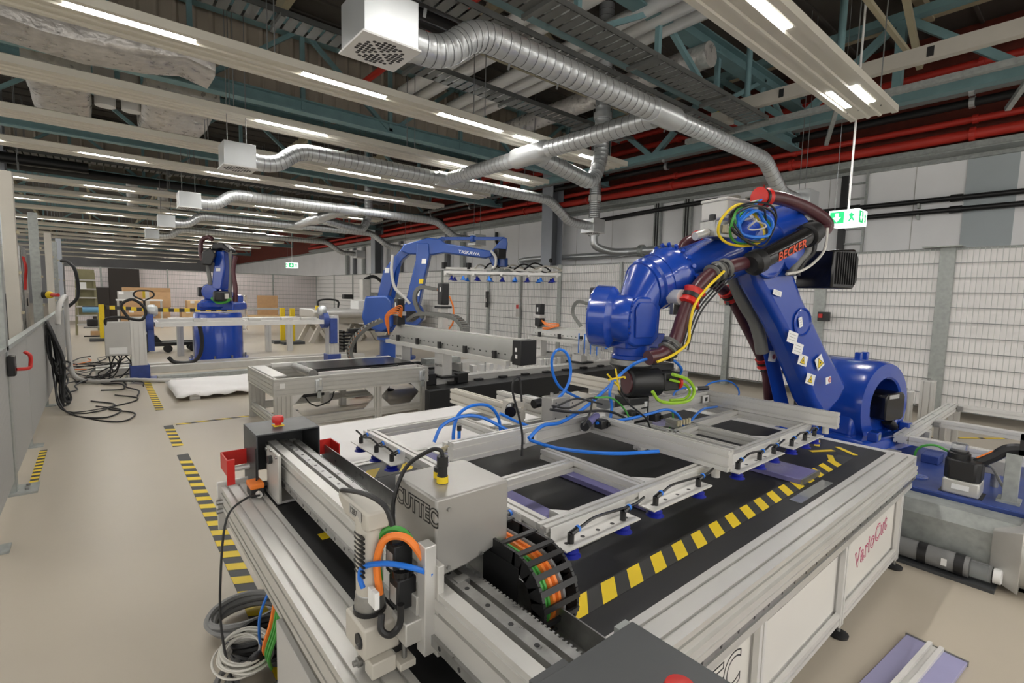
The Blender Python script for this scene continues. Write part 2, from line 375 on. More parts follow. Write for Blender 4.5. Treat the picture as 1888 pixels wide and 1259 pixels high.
# ---------------------------------------------------------------- spiral ducts and diffusers
SEAMS = []
def ductpath(pts, rad=.12, st=.085):
    """straight runs with rounded elbows, sampled at seam distance"""
    P = [V(p) for p in pts]; Q = [P[0]]
    for i in range(1, len(P) - 1):
        a = (P[i - 1] - P[i]).normalized() * rad; b = (P[i + 1] - P[i]).normalized() * rad
        for k in range(6):
            t = k / 5; Q.append((P[i] + a) * (1 - t) ** 2 + P[i] * 2 * t * (1 - t) + (P[i] + b) * t * t)
    Q.append(P[-1]); out = []
    for a, b in zip(Q, Q[1:]):
        n = max(1, round((b - a).length / st)); out += [a + (b - a) * k / n for k in range(n)]
    return out + [Q[-1]]
def duct_mesh(mb, pts, r, n=18, rad=None, st=.085):
    P = ductpath(pts, rad or r * 1.6, st); Q = []; Rr = []
    for i in range(len(P) - 1):
        d = (P[i + 1] - P[i]); l = d.length; d = d / max(l, 1e-6)
        Q += [P[i], P[i] + d * min(.008, l * .2), P[i] + d * min(.016, l * .4)]; Rr += [r, r * 1.022, r]
    Q.append(P[-1]); Rr.append(r)
    vs = []; fs = []; prev = None; m = len(Q)
    for i in range(m):
        t = (Q[min(i + 1, m - 1)] - Q[max(i - 1, 0)]).normalized()
        if prev is None: prev = t.orthogonal().normalized()
        prev = (prev - t * prev.dot(t)).normalized(); q = t.cross(prev)
        vs += [Q[i] + (prev * math.cos(j * 2 * math.pi / n) + q * math.sin(j * 2 * math.pi / n)) * Rr[i] for j in range(n)]
    for i in range(m - 1):
        for j in range(n): fs.append((i * n + j, i * n + (j + 1) % n, (i + 1) * n + (j + 1) % n, (i + 1) * n + j))
    fs += [tuple(range(n - 1, -1, -1)), tuple(range((m - 1) * n, m * n))]
    SEAMS.append((P, r)); return mb.add(vs, fs)
def seams(parent):
    sm = MB()
    for P, r in SEAMS:
        for i in range(1, len(P) - 1):
            d_ = (P[i + 1] - P[i - 1]).normalized()
            if i % 1 == 0: sm.cyl(P[i] - d_ * .003, P[i] + d_ * .003, r * 1.03, n=16, caps=False)
    SEAMS.clear(); sm.build('seams', 'seam', parent, smooth=True)['kind'] = 'stuff'
def diffuser(x, y, z, label, w=.34, h=.28, holes=True):
    t = thing('air_diffuser', label, 'air vent', (x, y, z), 'square ceiling diffusers')
    MB().box(x - w / 2, x + w / 2, y - w / 2, y + w / 2, z + .012, z + h).build('housing', 'duct', t, .004)
    pl = MB().box(x - w / 2 - .012, x + w / 2 + .012, y - w / 2 - .012, y + w / 2 + .012, z, z + .012).build('face_plate', 'white', t)
    if holes:
        hb = MB()
        for i in range(-5, 6):
            for j in range(-5, 6):
                r = math.hypot(i, j)
                if 0 < r <= 5.2 and abs(abs(i) - abs(j)) > .5: hb.cyl((x + i * .027, y + j * .027, z + .002), (x + i * .027, y + j * .027, z - .0006), .0125, n=8)
        hb.build('outlet_holes', 'black', pl)['kind'] = 'stuff'
    for a in (-1, 1):
        MB().cyl((x + a * w * .3, y, z + h), (x + a * w * .3, y, 5.5), .005, n=5).build('suspension_wire', 'wire', t)
    return t
for i, y in enumerate((2.95, 6.87, 10.9, 14.7, 18.6)):
    nm = ('nearest the wide lamp panel', 'over the long gantry beam', 'over the tall blue robot on its drum', 'behind the tall blue robot', 'before the far light row')[i]
    diffuser(1.38, y, 2.94, 'square white air diffuser ' + nm, holes=True)
    diffuser(7.85, y, 2.80, 'wall-side air diffuser ' + nm, holes=i < 3)
    t = thing('spiral_duct', 'galvanised spiral duct ' + nm, 'duct', (4.4, y, 3.3), 'spiral ducts across the hall')
    duct_mesh(MB(), [(1.55, y, 3.06), (1.82, y, 3.06), (2.08, y, 3.3), (4.15, y, 3.3)], .1).build('duct_run', 'duct', t, smooth=True)
    duct_mesh(MB(), [(4.55, y, 3.3), (6.6, y, 3.3), (7.15, y, 2.96), (7.68, y, 2.94)], .088).build('duct_run', 'duct', t, smooth=True)
    seams(t)
    MB().cyl((4.15, y, 3.3), (4.55, y, 3.3), .112, n=20).build('tee_fitting', 'duct', t, .004, True)
    MB().cyl((1.5, y, 3.06), (1.6, y, 3.06), .106, n=20).build('collar', 'duct', t, smooth=True)
    if i in (0, 2):
        c = thing('collector_duct', ('thick galvanised collector duct joining the two nearest cross ducts', 'collector duct joining the cross ducts farther back')[i // 2], 'duct', (4.35, y + 2, 3.3))
        y2 = (6.87, 10.9, 14.7)[i // 2 + (1 if i else 0)] if i == 0 else 14.7
        ym = (y + y2) / 2
        duct_mesh(MB(), [(4.35, y + .1, 3.3), (4.35, ym - .35, 3.3)], .1).build('duct_run', 'duct', c, smooth=True)
        duct_mesh(MB(), [(4.35, ym + .35, 3.3), (4.35, y2 - .1, 3.3)], .1).build('duct_run', 'duct', c, smooth=True)
        MB().lathe([(.1, 0), (.125, .06), (.13, .1), (.125, .12), (.125, .58), (.13, .6), (.125, .64), (.1, .7)], (4.35, ym - .35, 3.3), (0, 1, 0), 24).build('sleeve', 'duct', c, smooth=True)
        duct_mesh(MB(), [(4.42, ym - .1, 3.27), (5.45, ym - .1, 3.1), (5.62, ym - .1, 3.5), (5.62, ym - .1, 5.55)], .105).build('riser', 'duct', c, smooth=True)
        seams(c)
        MB().cyl((5.62, ym - .1, 4.02), (5.62, ym - .1, 4.1), .125, n=20).build('clamp_ring', 'duct', c, smooth=True)
t = thing('riser_pipe', 'grey ribbed riser pipe coming down the white wall beside the column', 'pipe', (9.1, 7.93, 3.2))
duct_mesh(MB(), [(9.1, 7.93, 5.55), (9.1, 7.93, 2.95)], .13, st=.05).build('riser', 'duct', t, smooth=True)
seams(t); MB().cyl((9.1, 7.93, 3.75), (9.1, 7.93, 3.88), .15, n=20).build('sleeve', 'white', t, smooth=True)
MB().tube([(9.1, 7.93, 3.0), (9.15, 7.9, 2.72), (9.5, 7.7, 2.6), (9.75, 7.4, 2.6), (9.76, 7.0, 2.6), (9.76, 4.2, 2.62)], .09, 14).build('elbow', 'duct', t, smooth=True)
MB().tube([(9.7, 7.45, 2.58), (9.8, 7.8, 2.56), (9.8, 9, 2.56), (9.8, 11.2, 2.56), (9.8, 11.3, 2.4)], .075, 12).build('branch', 'duct', t, smooth=True)
MB().lathe([(.09, 0), (.14, .03), (.14, .12), (.09, .15)], (9.76, 6.95, 2.6), (0, 1, 0)).build('clamp', 'galv', t, smooth=True)

# ---------------------------------------------------------------- foil wrapped ducts at the upper left
def foil_duct(label, rings, sq=False):
    bm = bmesh.new()
    t = MB(); n = 16; vs = []; fs = []
    for c, hw, hh, ax in rings:
        for j in range(n):
            a = (j + .5) * 2 * math.pi / n; k = .32; ca = math.copysign(abs(math.cos(a)) ** k, math.cos(a)); sa = math.copysign(abs(math.sin(a)) ** k, math.sin(a))
            u = V((0, 1, 0)) if ax == 'x' else V((1, 0, 0))
            vs.append(V(c) + u * ca * hw * random.uniform(.97, 1.03) + V((0, 0, 1)) * sa * hh * random.uniform(.95, 1.05))
    m = len(rings)
    for i in range(m - 1):
        for j in range(n): fs.append((i * n + j, i * n + (j + 1) % n, (i + 1) * n + (j + 1) % n, (i + 1) * n + j))
    fs += [tuple(range(n - 1, -1, -1)), tuple(range((m - 1) * n, m * n))]
    bm.free(); t.add(vs, fs); o = t.build('foil_duct', 'foil', None, smooth=True)
    return tag(o, label, 'duct')
R_ = random.uniform
foil_duct('crumpled silver foil duct lying lengthwise above the lamp panels', [((-2.4 + .3 * k + (.0), 7.35 + .1 * math.sin(k), 4.25 - (.25 if k > 2 else 0) * 0), .33, .24 - (.06 if k == 11 else 0), 'x') for k in range(13)])
foil_duct('wide silver foil duct with sagging underside over two white pipes', [((-.25, 8.35 + .28 * k, 4.25 + .02 * math.sin(2 * k)), .32, .24, 'y') for k in range(9)])
foil_duct('silver foil duct ending in a ragged flap, beside the wide one', [((1.05, 8.35 + .26 * k, 4.22 + .03 * math.sin(k)), .42 - .02 * (k == 8), .26, 'y') for k in range(9)])
for x in (.22, .52):
    o = MB().cyl((x, 9.4, 4.05), (x, 9.4, 5.5), .12, n=16).build('air_pipe', 'white', None, smooth=True); tag(o, 'short white vertical air pipe between the foil ducts', 'pipe', 'white pipes between foil ducts')
for x in (-.5, -.15):
    o = MB().cyl((x * 2 + 1.9, 17.6, 3.6), (x * 2 + 1.9, 17.6, 5.6), .13, n=14).build('air_pipe', 'white', None, smooth=True); tag(o, 'pale upright air pipe in front of the wide cladding', 'pipe', 'pale pipes by the wide cladding')

# ---------------------------------------------------------------- pipes and cable trays under the roof
def pipe(pts, r, m, label, cat='pipe', name='pipe', sub=1, n=12, group=None):
    o = MB().tube(pts, r, n, sub).build(name, m, None, smooth=True); return tag(o, label, cat, group)
for x, r, m, l in ((3.45, .05, 'red_pipe', 'thin red sprinkler pipe under the roof, left of the white pipes'), (4.1, .1, 'white', 'white roof pipe next to the thin red one'), (4.4, .1, 'white', 'second white roof pipe from the thin red one'),
                   (5.05, .09, 'white', 'white roof pipe, first of the group of three'), (5.32, .09, 'white', 'white roof pipe, middle of the group of three'), (5.58, .09, 'white', 'white roof pipe, last of the group of three')):
    pipe([(x, .2, 4.85), (x, 7.9, 4.85)], r, m, l, name='roof_pipe')
pipe([(6.3, 3.6, 4.7), (6.3, 7.9, 4.7)], .16, 'foil', 'thick foil-lagged roof pipe', name='lagged_pipe', n=16)
for y, z, r, l in ((4.35, 4.25, .075, 'black roof pipe with steel hangers over the spiral duct'), (4.75, 4.35, .06, 'thinner black roof pipe beside the hanger pipe'), (5.3, 4.6, .07, 'black roof pipe above the white pipes')):
    t = thing('roof_pipe', l, 'pipe', (4, y, z), 'black pipes across the hall')
    MB().tube([(-1, y, z), (9.2, y, z)], r, 12, 1).build('pipe_run', 'black', t, smooth=True)
    for k in range(9): MB().obox((1.6 + k * .9, y - .02, z), (.03, .012, r * 2 + .16), Matrix.Rotation(.35, 3, 'X')).build('hanger', 'duct', t)
def tray(y, z, w, label, x0=-2, x1=7.2, h=.06):
    t = thing('cable_tray', label, 'cable tray', (x0, y, z), 'perforated cable trays')
    MB().box(x0, x1, y - w / 2, y - w / 2 + .004, z, z + h).build('side_rail', 'tray', t); MB().box(x0, x1, y + w / 2 - .004, y + w / 2, z, z + h).build('side_rail', 'tray', t)
    b = MB()
    n = int((x1 - x0) / .12)
    for k in range(n): b.box(x0 + k * .12, x0 + k * .12 + .095, y - w / 2, y + w / 2, z, z + .004)
    b.build('rungs', 'tray', t)['kind'] = 'stuff'
    for k in range(6): MB().box(x0 + .5 + k * 1.5, x0 + .54 + k * 1.5, y - w / 2 - .05, y + w / 2 + .05, z - .04, z).build('bracket', 'tray', t)
tray(3.35, 3.98, .3, 'perforated cable tray directly above the nearest spiral duct'); tray(3.78, 3.92, .22, 'narrow perforated cable tray beneath the teal truss')
tray(5.6, 4.2, .3, 'cable tray hanging over the white roof pipes'); tray(14.9, 4.25, .3, 'cable tray beside the dark crossing pipe')
t = thing('cable_duct', 'grey slotted cable duct under the nearest teal truss', 'cable duct', (3, 3.55, 4.1))
MB().box(0, 6.85, 3.5, 3.6, 4.12, 4.26).build('channel', 'galv', t)
for k in range(14): MB().box(.2 + k * .48, .235 + k * .48, 3.495, 3.5, 4.14, 4.24).build('slot', 'black', t)
t = thing('cable_duct', 'cream cable duct with warning box in front of the edge girder', 'cable duct', (6.95, 2, 4.2))
MB().box(6.9, 7.0, -.8, 3.6, 4.1, 4.26).build('channel', 'cream', t)
MB().box(6.84, 7.02, 3.6, 3.85, 3.98, 4.3).build('end_box', 'cream', t)
for k in range(5): MB().box(6.895, 6.9, -.1 + k * .75, -.04 + k * .75, 4.13, 4.23).build('slot', 'black', t)
MB().prism([(0, 0), (.09, 0), (.045, .08)], (6.838, 3.77, 4.14), (0, -1, 0), (0, 0, 1), (1, 0, 0), .002).build('warning_sign', 'yellow', t)
t = thing('support_rail', 'perforated steel support rail under the cream cable duct', 'rail', (7.3, 1, 4.0))
MB().box(7.25, 7.33, -1, 4.5, 3.95, 4.02).build('rail', 'galv', t)
for y in (.6, 2.4): MB().bar((7.3, y, 3.98), (7.9, y + .3, 3.7), .05, .05).build('strut', 'galv', t)
for y in (.45, 2.3, 3.4):
    o = MB().cyl((6.95, y, 4.26), (6.95, y, 5.5), .04, n=10).build('suspension_post', 'teal', None, smooth=True); tag(o, 'upright teal post holding the cream cable duct', 'post', 'posts of the cream cable duct')
pipe([(-5, 15.0, 4.0), (1.2, 15.0, 4.0), (9.3, 15.0, 4.0)], .1, 'black', 'dark pipe crossing the hall behind the tall blue robot', name='crossing_pipe')
pipe([(-5, 14.0, 3.95), (-.1, 14.0, 3.95), (.0, 14.0, 3.95)], .11, 'black', 'short dark pipe ending beside the lilac column', name='crossing_pipe')
# pipes in front of the long wall
for (x, z, r, m, l) in ((9.65, 3.93, .075, 'red_pipe', 'thick red pipe lowest along the white wall'), (9.75, 4.16, .05, 'red_pipe', 'slim red pipe above the thick one along the wall'), (9.8, 4.95, .06, 'red_pipe', 'red pipe high along the dark red brick band'),
                        (9.7, 5.2, .06, 'red_pipe', 'topmost red pipe under the roof edge'), (9.3, 4.42, .045, 'cable_grey', 'grey conduit along the wall above the red pipes'), (9.4, 4.3, .06, 'black', 'black pipe along the wall above the red pipes'), (9.55, 4.55, .05, 'black', 'upper black pipe along the dark red band')):
    t = thing('wall_pipe', l, 'pipe', (x, 10, z), 'pipes along the long wall')
    MB().tube([(x, -5, z), (x, 30, z)], r, 12, 1).build('pipe_run', m, t, smooth=True)
    for k in range(9): MB().cyl((x, -1 + 2.4 * k, z), (x, -.94 + 2.4 * k, z), r * 1.35, n=12).build('clamp', 'duct' if m != 'red_pipe' else 'red_pipe', t)
t = thing('wall_tray', 'grey cable ladder full of cables along the top of the white wall', 'cable tray', (9.8, 10, 3.72))
MB().box(9.6, 9.62, -5, 30, 3.74, 3.82).build('side_rail', 'galv', t); MB().box(9.62, 9.95, -5, 30, 3.72, 3.74).build('bed', 'galv', t)
for k in range(4): MB().tube([(9.66 + .07 * k, -5 + j * 2, 3.76 + .012 * math.sin(j * 1.7 + k)) for j in range(18)], .018, 5, 2).build('cable', 'cable_grey' if k % 2 else 'cable', t)
for z, l in ((3.1, 'upper black pipe across the white wall behind the exit sign'), (2.93, 'lower black pipe across the white wall behind the exit sign')):
    t = thing('wall_pipe', l, 'pipe', (9.9, 2, z), 'black pipes on the white wall')
    MB().tube([(9.9, -5, z), (9.9, 4.55 if z > 3 else 4.7, z)], .04, 10, 1).build('pipe_run', 'black', t, smooth=True)
    for k in range(4): MB().cyl((9.9, .2 + 1.3 * k, z), (9.9, .34 + 1.3 * k, z), .055, n=10).build('sleeve', 'black', t, smooth=True); MB().box(9.88, 9.99, .7 + 1.3 * k, .73 + 1.3 * k, z - .1, z - .03).build('bracket', 'galv', t)
t = thing('wall_pipe', 'black pipe stepping down the white wall behind the forearm', 'pipe', (9.9, 6, 3.5))
MB().tube([(9.9, 9.3, 3.42), (9.9, 5.62, 3.55), (9.9, 5.45, 3.5), (9.9, 5.42, 3.3), (9.9, 5.4, 3.12), (9.9, 5.2, 3.1), (9.9, 4.5, 3.1)], .05, 10, 4).build('pipe_run', 'black', t, smooth=True)
pipe([(9.92, 12.7, 3.5), (9.92, 12.7, 3.2), (9.92, 12.5, 3.0), (9.92, 12.5, 2.4)], .05, 'black', 'black downpipe on the white wall behind the suction gripper', name='downpipe', sub=3)
for y, l in ((6.75, 'galvanised cable duct running up the white wall, left of the black cable'), (6.0, 'galvanised cable duct running up the white wall, by the black cable')):
    t = thing('wall_duct', l, 'cable duct', (9.95, y, 0)); MB().box(9.9, 9.99, y - .09, y + .09, 0, 3.66).build('channel', 'galv', t)
    for k in (-1, 1): MB().cyl((9.89, y + k * .03, 0), (9.89, y + k * .03, 3.66), .014, n=6).build('cable', 'cable', t)
t = thing('wall_ladder', 'black cable ladder on the white wall under the exit sign', 'cable ladder', (9.93, 2.9, 0))
MB().box(9.9, 9.98, 3.0, 3.1, 1.5, 3.66).build('rail', 'black', t); MB().box(9.92, 9.98, 2.72, 2.75, 1.5, 3.66).build('rail', 'galv', t)
for k in range(8): MB().box(9.93, 9.97, 2.74, 3.02, 1.75 + k * .25, 1.775 + k * .25).build('rung', 'galv', t)
for y, z, s, m, l in ((5.05, 3.42, .34, 'cream', 'cream meter box on the white wall near the black stepped pipe'), (3.85, 3.15, .26, 'grey_paint', 'grey junction box on the white wall behind the dark red hose'), (4.65, 3.45, .16, 'cream', 'small cream switch box on the white wall by the red downpipe')):
    t = thing('wall_box', l, 'junction box', (9.95, y, z)); MB().box(9.85, 9.99, y - s / 2, y + s / 2, z - s / 2, z + s / 2).build('housing', m, t, .01)
    MB().box(9.84, 9.85, y - s * .22, y + s * .22, z - s * .1, z + s * .3).build('window', 'black' if m == 'cream' else 'light_grey', t)
pipe([(9.9, 4.4, 3.9), (9.9, 4.4, 3.1)], .018, 'red_pipe', 'thin red downpipe on the white wall', name='downpipe')
for k, y in enumerate((14.6, 15.6, 17.3, 19.2, 23, 24.1, 25)):
    t = thing('wall_duct', 'dark upright cable run on the far part of the white wall', 'cable duct', (9.95, y, 0), 'dark upright runs on the far wall'); MB().box(9.86, 9.98, y - .1, y + .1, 0, 3.66).build('channel', 'pillar_side' if k % 2 else 'galv', t)
# ================================================================ SAFETY FENCES
def wires(mb, a, b, z0, z1, dv, dh, r=.0035, rh=.005, mh=None):
    """welded wire between two upright lines a and b (x, y)"""
    a = V((a[0], a[1], 0)); b = V((b[0], b[1], 0)); L = (b - a).length; d = (b - a) / L; nrm = V((-d.y, d.x, 0))
    n = max(2, round(L / dv))
    for k in range(n + 1):
        p = a + d * (L * k / n); mb.obox((p.x, p.y, (z0 + z1) / 2), (2 * r, 2 * r, z1 - z0), Matrix.Rotation(math.atan2(d.y, d.x), 3, 'Z'))
    m = max(1, round((z1 - z0) / dh))
    for k in range(m + 1):
        z = z0 + (z1 - z0) * k / m; c = (a + b) / 2 + nrm * (r + rh); (mh or mb).obox((c.x, c.y, z), (L, 2 * rh, 2 * rh), Matrix.Rotation(math.atan2(d.y, d.x), 3, 'Z'))
    return mb
def bay(a, b, label, group, inner, m='board', post=.06, pw=.06, h=2.25, board=True, dv=.055, dh=.19, base=True):
    """one fence bay from a to b; its post stands at a; inner = unit vector towards the room"""
    t = thing('fence_panel', label, 'fence panel', (a[0], a[1], 0), group)
    d = (V((b[0] - a[0], b[1] - a[1], 0))); L = d.length; d /= L; R = Matrix.Rotation(math.atan2(d.y, d.x), 3, 'Z'); i3 = V((inner[0], inner[1], 0))
    MB().obox((a[0], a[1], h / 2 + .01), (post, pw, h + .02), R).build('post', 'galv', t, .004)
    if base: MB().obox((a[0] + i3.x * .05, a[1] + i3.y * .05, .006), (.14, .2, .012), R).build('foot_plate', 'galv', t)
    a2 = V((a[0], a[1], 0)) + d * post * .5; b2 = V((b[0], b[1], 0)) - d * post * .5
    hz = MB(); wires(MB(), (a2.x + i3.x * .02, a2.y + i3.y * .02), (b2.x + i3.x * .02, b2.y + i3.y * .02), .12, h, dv, dh, mh=hz).build('upright_wires', 'wire_pale', t)['kind'] = 'stuff'; hz.build('cross_wires', 'wire', t)['kind'] = 'stuff'
    c = (a2 + b2) / 2
    if board: MB().obox((c.x - i3.x * .015, c.y - i3.y * .015, (h + .13) / 2), ((b2 - a2).length, .012, h - .14), R).build('backing_board', m, t)
    MB().obox((c.x, c.y, h - .012), ((b2 - a2).length, .025, .025), R).build('top_rail', 'galv', t)
    return t
XF = 8.66
ys = [-2.0, -.3, 1.4, 2.87, 4.33, 6.72, 8.55, 10.0, 11.4, 12.4, 13.9, 15.6, 17.4, 19.4, 21.2, 23.4, 25.9]
wide = {1.4: .16, 2.87: .16, 4.33: .1, 8.55: .12, 11.4: .12, 12.4: .1}
lab = {-2.0: 'white-backed mesh fence panel past the aluminium frame', -.3: 'white-backed mesh fence panel behind the tall aluminium frame', 1.4: 'white-backed mesh gate panel between two broad posts, behind the big robot', 2.87: 'white-backed mesh fence panel right behind the upper robot arm',
       4.33: 'white-backed mesh fence panel carrying a small emergency switch', 6.72: 'white-backed mesh fence panel behind the big robot wrist', 8.55: 'white-backed mesh fence panel beside the grey column', 10.0: 'white-backed mesh fence panel with a narrow frame under the suction gripper', 11.4: 'white-backed mesh gate panel with black lock under the suction gripper', 12.4: 'white-backed mesh fence panel behind the upright black motor'}
for a, b in zip(ys, ys[1:]):
    bay((XF, a), (XF, b), lab.get(a, 'white-backed wire mesh fence panel along the far part of the long wall'), 'fence panels along the long wall', (-1, 0), post=wide.get(a, .06), pw=.08)
xs = [8.66, 6.6, 4.5, 2.4, 1.3, .2, -.9]
for a, b in zip(xs, xs[1:]):
    bay((a, 25.9), (b, 25.9), 'pinkish white backed mesh panel of the fence closing the hall', 'fence panels closing the hall', (0, -1), m='board_pink', base=False)
# gate furniture
t = thing('gate_lock', 'black gate lock with red latch on the fence beside the robot arm', 'lock', (8.5, 2.78, 1.3)); MB().box(8.5, 8.56, 2.68, 2.84, 1.22, 1.36).build('case', 'black', t, .006); MB().box(8.48, 8.5, 2.77, 2.82, 1.27, 1.33).build('latch', 'red', t)
t = thing('gate_lock', 'black upright gate lock on the fence under the suction gripper', 'lock', (8.54, 11.32, 1.3)); MB().box(8.54, 8.58, 11.3, 11.4, 1.15, 1.6).build('case', 'black', t, .006); MB().box(8.53, 8.54, 11.33, 11.37, 1.3, 1.4).build('latch', 'grey_paint', t)
t = thing('gate_lock', 'small red and grey gate switch near the second gantry motor', 'lock', (8.54, 10, 1.1)); MB().box(8.54, 8.6, 9.93, 10.05, .95, 1.15).build('case', 'light_grey', t, .005); MB().box(8.53, 8.545, 9.95, 10.03, 1.16, 1.26).build('latch', 'red', t)
t = thing('emergency_switch', 'small yellow emergency switch box on a fence post behind the hose', 'switch', (8.56, 4.4, 1.55)); MB().box(8.54, 8.6, 4.36, 4.44, 1.42, 1.62).build('case', 'cream', t, .004); MB().cyl((8.54, 4.4, 1.57), (8.51, 4.4, 1.57), .03, n=12).build('button', 'red', t, smooth=True)
o = MB().box(8.5, 8.8, 1.25, 1.65, 2.26, 2.275).build('gate_header', 'galv', None); tag(o, 'flat galvanised header plate on top of the broad gate post', 'plate')
t = thing('signal_light', 'small black ball light on the fence top beside the column', 'light', (8.66, 8.9, 2.27)); MB().cyl((8.66, 8.9, 2.25), (8.66, 8.9, 2.33), .012, n=8).build('stem', 'black', t); MB().lathe([(.01, 0), (.045, .03), (.05, .06), (.035, .1), (.005, .12)], (8.66, 8.9, 2.32)).build('lamp_head', 'black', t, smooth=True)

# ---------------------------------------------------------------- low cage on the left, open above its middle rail
XL = -.52
ly = [3.85, 4.95, 6.25, 8.3, 10.6, 13.2]
ll = ['galvanised mesh door panel with red handle in the low cage', 'galvanised mesh panel of the low cage next to the red-handled door', 'galvanised mesh cage panel with the bundle of black cables hung over it', 'galvanised mesh cage panel behind the grey corrugated conduit', 'galvanised mesh cage panel where the loose cables start']
for i, (a, b) in enumerate(zip(ly, ly[1:])):
    t = thing('mesh_fence', ll[i], 'fence panel', (XL, a, 0), 'panels of the low cage')
    wires(MB(), (XL + .02, a + .03), (XL + .02, b - .03), .1, 1.03, .028, .185, .0028, .004).build('wire_mesh', 'wire_pale', t)['kind'] = 'stuff'
    MB().box(XL - .02, XL + .02, a, a + .04, 0, 1.05).build('post', 'galv', t); MB().box(XL - .02, XL + .03, a, b, 1.03, 1.06).build('middle_rail', 'galv', t)
    MB().box(XL - .03, XL - .024, a, b, .1, 1.03).build('inner_board', 'light_grey', t)
    MB().box(XL - .03, XL + .09, a - .03, a + .1, 0, .012).build('foot_plate', 'galv', t)
t = thing('door_post', 'tall galvanised door post with a red door handle', 'post', (XL, 4.95, 0))
MB().box(XL - .04, XL + .03, 4.9, 5.0, 0, 2.6).build('post', 'galv', t, .004); MB().box(XL - .05, XL + .14, 4.85, 5.08, 0, .014).build('foot_plate', 'galv', t)
MB().cyl((XL + .08, 4.92, .014), (XL + .08, 4.92, .03), .012, n=8).build('bolt', 'steel', t); MB().cyl((XL + .08, 5.02, .014), (XL + .08, 5.02, .03), .012, n=8).build('bolt', 'steel', t)
MB().box(XL + .03, XL + .07, 4.83, 4.93, .86, 1.0).build('lock_case', 'black', t, .006)
MB().tube([(XL + .07, 4.9, .9), (XL + .13, 4.93, .9), (XL + .14, 4.95, .93), (XL + .14, 4.95, .99), (XL + .11, 4.95, 1.02)], .012, 8).build('handle', 'red', t, smooth=True)
for (y, w, h, m, l) in ((7.05, .1, 2.6, 'cream', 'tall cream upright of the cage, nearest the red door handle'), (9.75, .09, 2.5, 'galv', 'tall grey upright of the cage with the yellow emergency stop'), (12.6, .1, 2.45, 'cream', 'tall cream upright of the cage behind the emergency stop'), (14.2, .12, 2.4, 'galv', 'short grey upright of the cage with the black hose'), (16.2, .16, 2.6, 'pillar', 'pale lilac upright of the cage beside the ladder')):
    t = thing('cage_upright', l, 'post', (XL - .1, y, 0)); MB().box(XL - .16, XL - .06, y - w / 2, y + w / 2, 0, h).build('upright', m, t, .004)
    for k in range(3): MB().box(XL - .06, XL - .04, y - .03, y + .03, 1.2 + k * .4, 1.23 + k * .4).build('clip', 'roof_cream', t)
t = thing('emergency_stop', 'red and yellow emergency stop sticking out of the cage upright', 'switch', (XL, 9.6, 1.35))
MB().cyl((XL - .05, 9.6, 1.36), (XL + .02, 9.58, 1.36), .05, n=14).build('base', 'black', t, smooth=True); MB().lathe([(.05, 0), (.045, .03), (.03, .05)], (XL + .02, 9.55, 1.36), (.6, -.8, 0)).build('collar', 'yellow', t, smooth=True); MB().cyl((XL + .05, 9.51, 1.36), (XL + .12, 9.42, 1.36), .024, n=12).build('button', 'red', t, smooth=True)
for (x, y, w, d, z, h, m, l) in ((-1.25, 6.8, .5, .9, .0, 1.75, 'light_grey', 'tall pale cabinet inside the cage beside the cream upright'), (-1.3, 9.0, .6, 1.1, .0, 1.95, 'side_white', 'tall white cabinet inside the cage behind the emergency stop'), (-1.15, 11.2, .4, .7, .0, 1.35, 'grey_cover', 'dark cabinet inside the cage with switchgear'), (-1.3, 13.0, .6, .9, 0, 2.2, 'steel', 'steel rack with red cables inside the cage')):
    t = thing('machine_cabinet', l, 'cabinet', (x, y, 0)); b_ = MB().box(x - w / 2, x + w / 2, y - d / 2, y + d / 2, z, h).build('body', m, t, .01)
    MB().box(x + w / 2, x + w / 2 + .015, y - d * .42, y - .01, .12, h - .08).build('door', m, t, .004); MB().box(x + w / 2, x + w / 2 + .015, y + .01, y + d * .42, .12, h - .08).build('door', m, t, .004)
    MB().box(x + w / 2 + .015, x + w / 2 + .03, y - .06, y - .03, h * .5, h * .5 + .14).build('handle', 'black', t)
for k in range(2): MB().tube([(-.98, 12.6 + .2 * k, 2.0), (-.95, 12.58 + .2 * k, 1.8), (-.97, 12.63 + .2 * k, 1.6), (-.98, 12.6 + .2 * k, 1.4)], .014, 6).build('supply_cable', 'red', t, smooth=True)
# bundle of black cables hung over the cage
for k in range(12):
    y = 8.15 + .05 * (k % 6) + R_(-.03, .03); zb = R_(.02, .5); s = R_(.02, .12)
    pts = [(XL + .05, y, 1.06), (XL + .07 + s * .3, y - .02, .9), (XL + .08 + s, y + R_(-.08, .08), .55), (XL + .07 + s, y - .12 - s, zb + .08), (XL + .1 + s, y - .22, zb), (XL + .12 + s, y + .02, zb + .05), (XL + .06, y + .06, .6), (XL + .05, y + .04, 1.02)]
    o = MB().tube(pts, .011, 6, 5).build('hung_cable', 'cable', None, smooth=True); tag(o, 'black cable looped over the cage mesh in a thick bundle', 'cable', 'black cables hung over the cage')
for k, (tx, ty) in enumerate(((.0, 7.2), (.12, 6.9), (-.05, 7.6), (.2, 7.9))):
    o = MB().tube([(XL + .08, 8.1, .9), (XL + .1, 8.0, .35), (XL + .2, 7.7, .03), (tx, ty, .012), (tx + .18, ty + .35, .012), (tx - .05, ty + .75, .012)], .009, 6, 6).build('loose_cable', 'cable', None, smooth=True); tag(o, 'loose black cable end lying on the floor below the hung bundle', 'cable', 'loose cable ends on the floor')
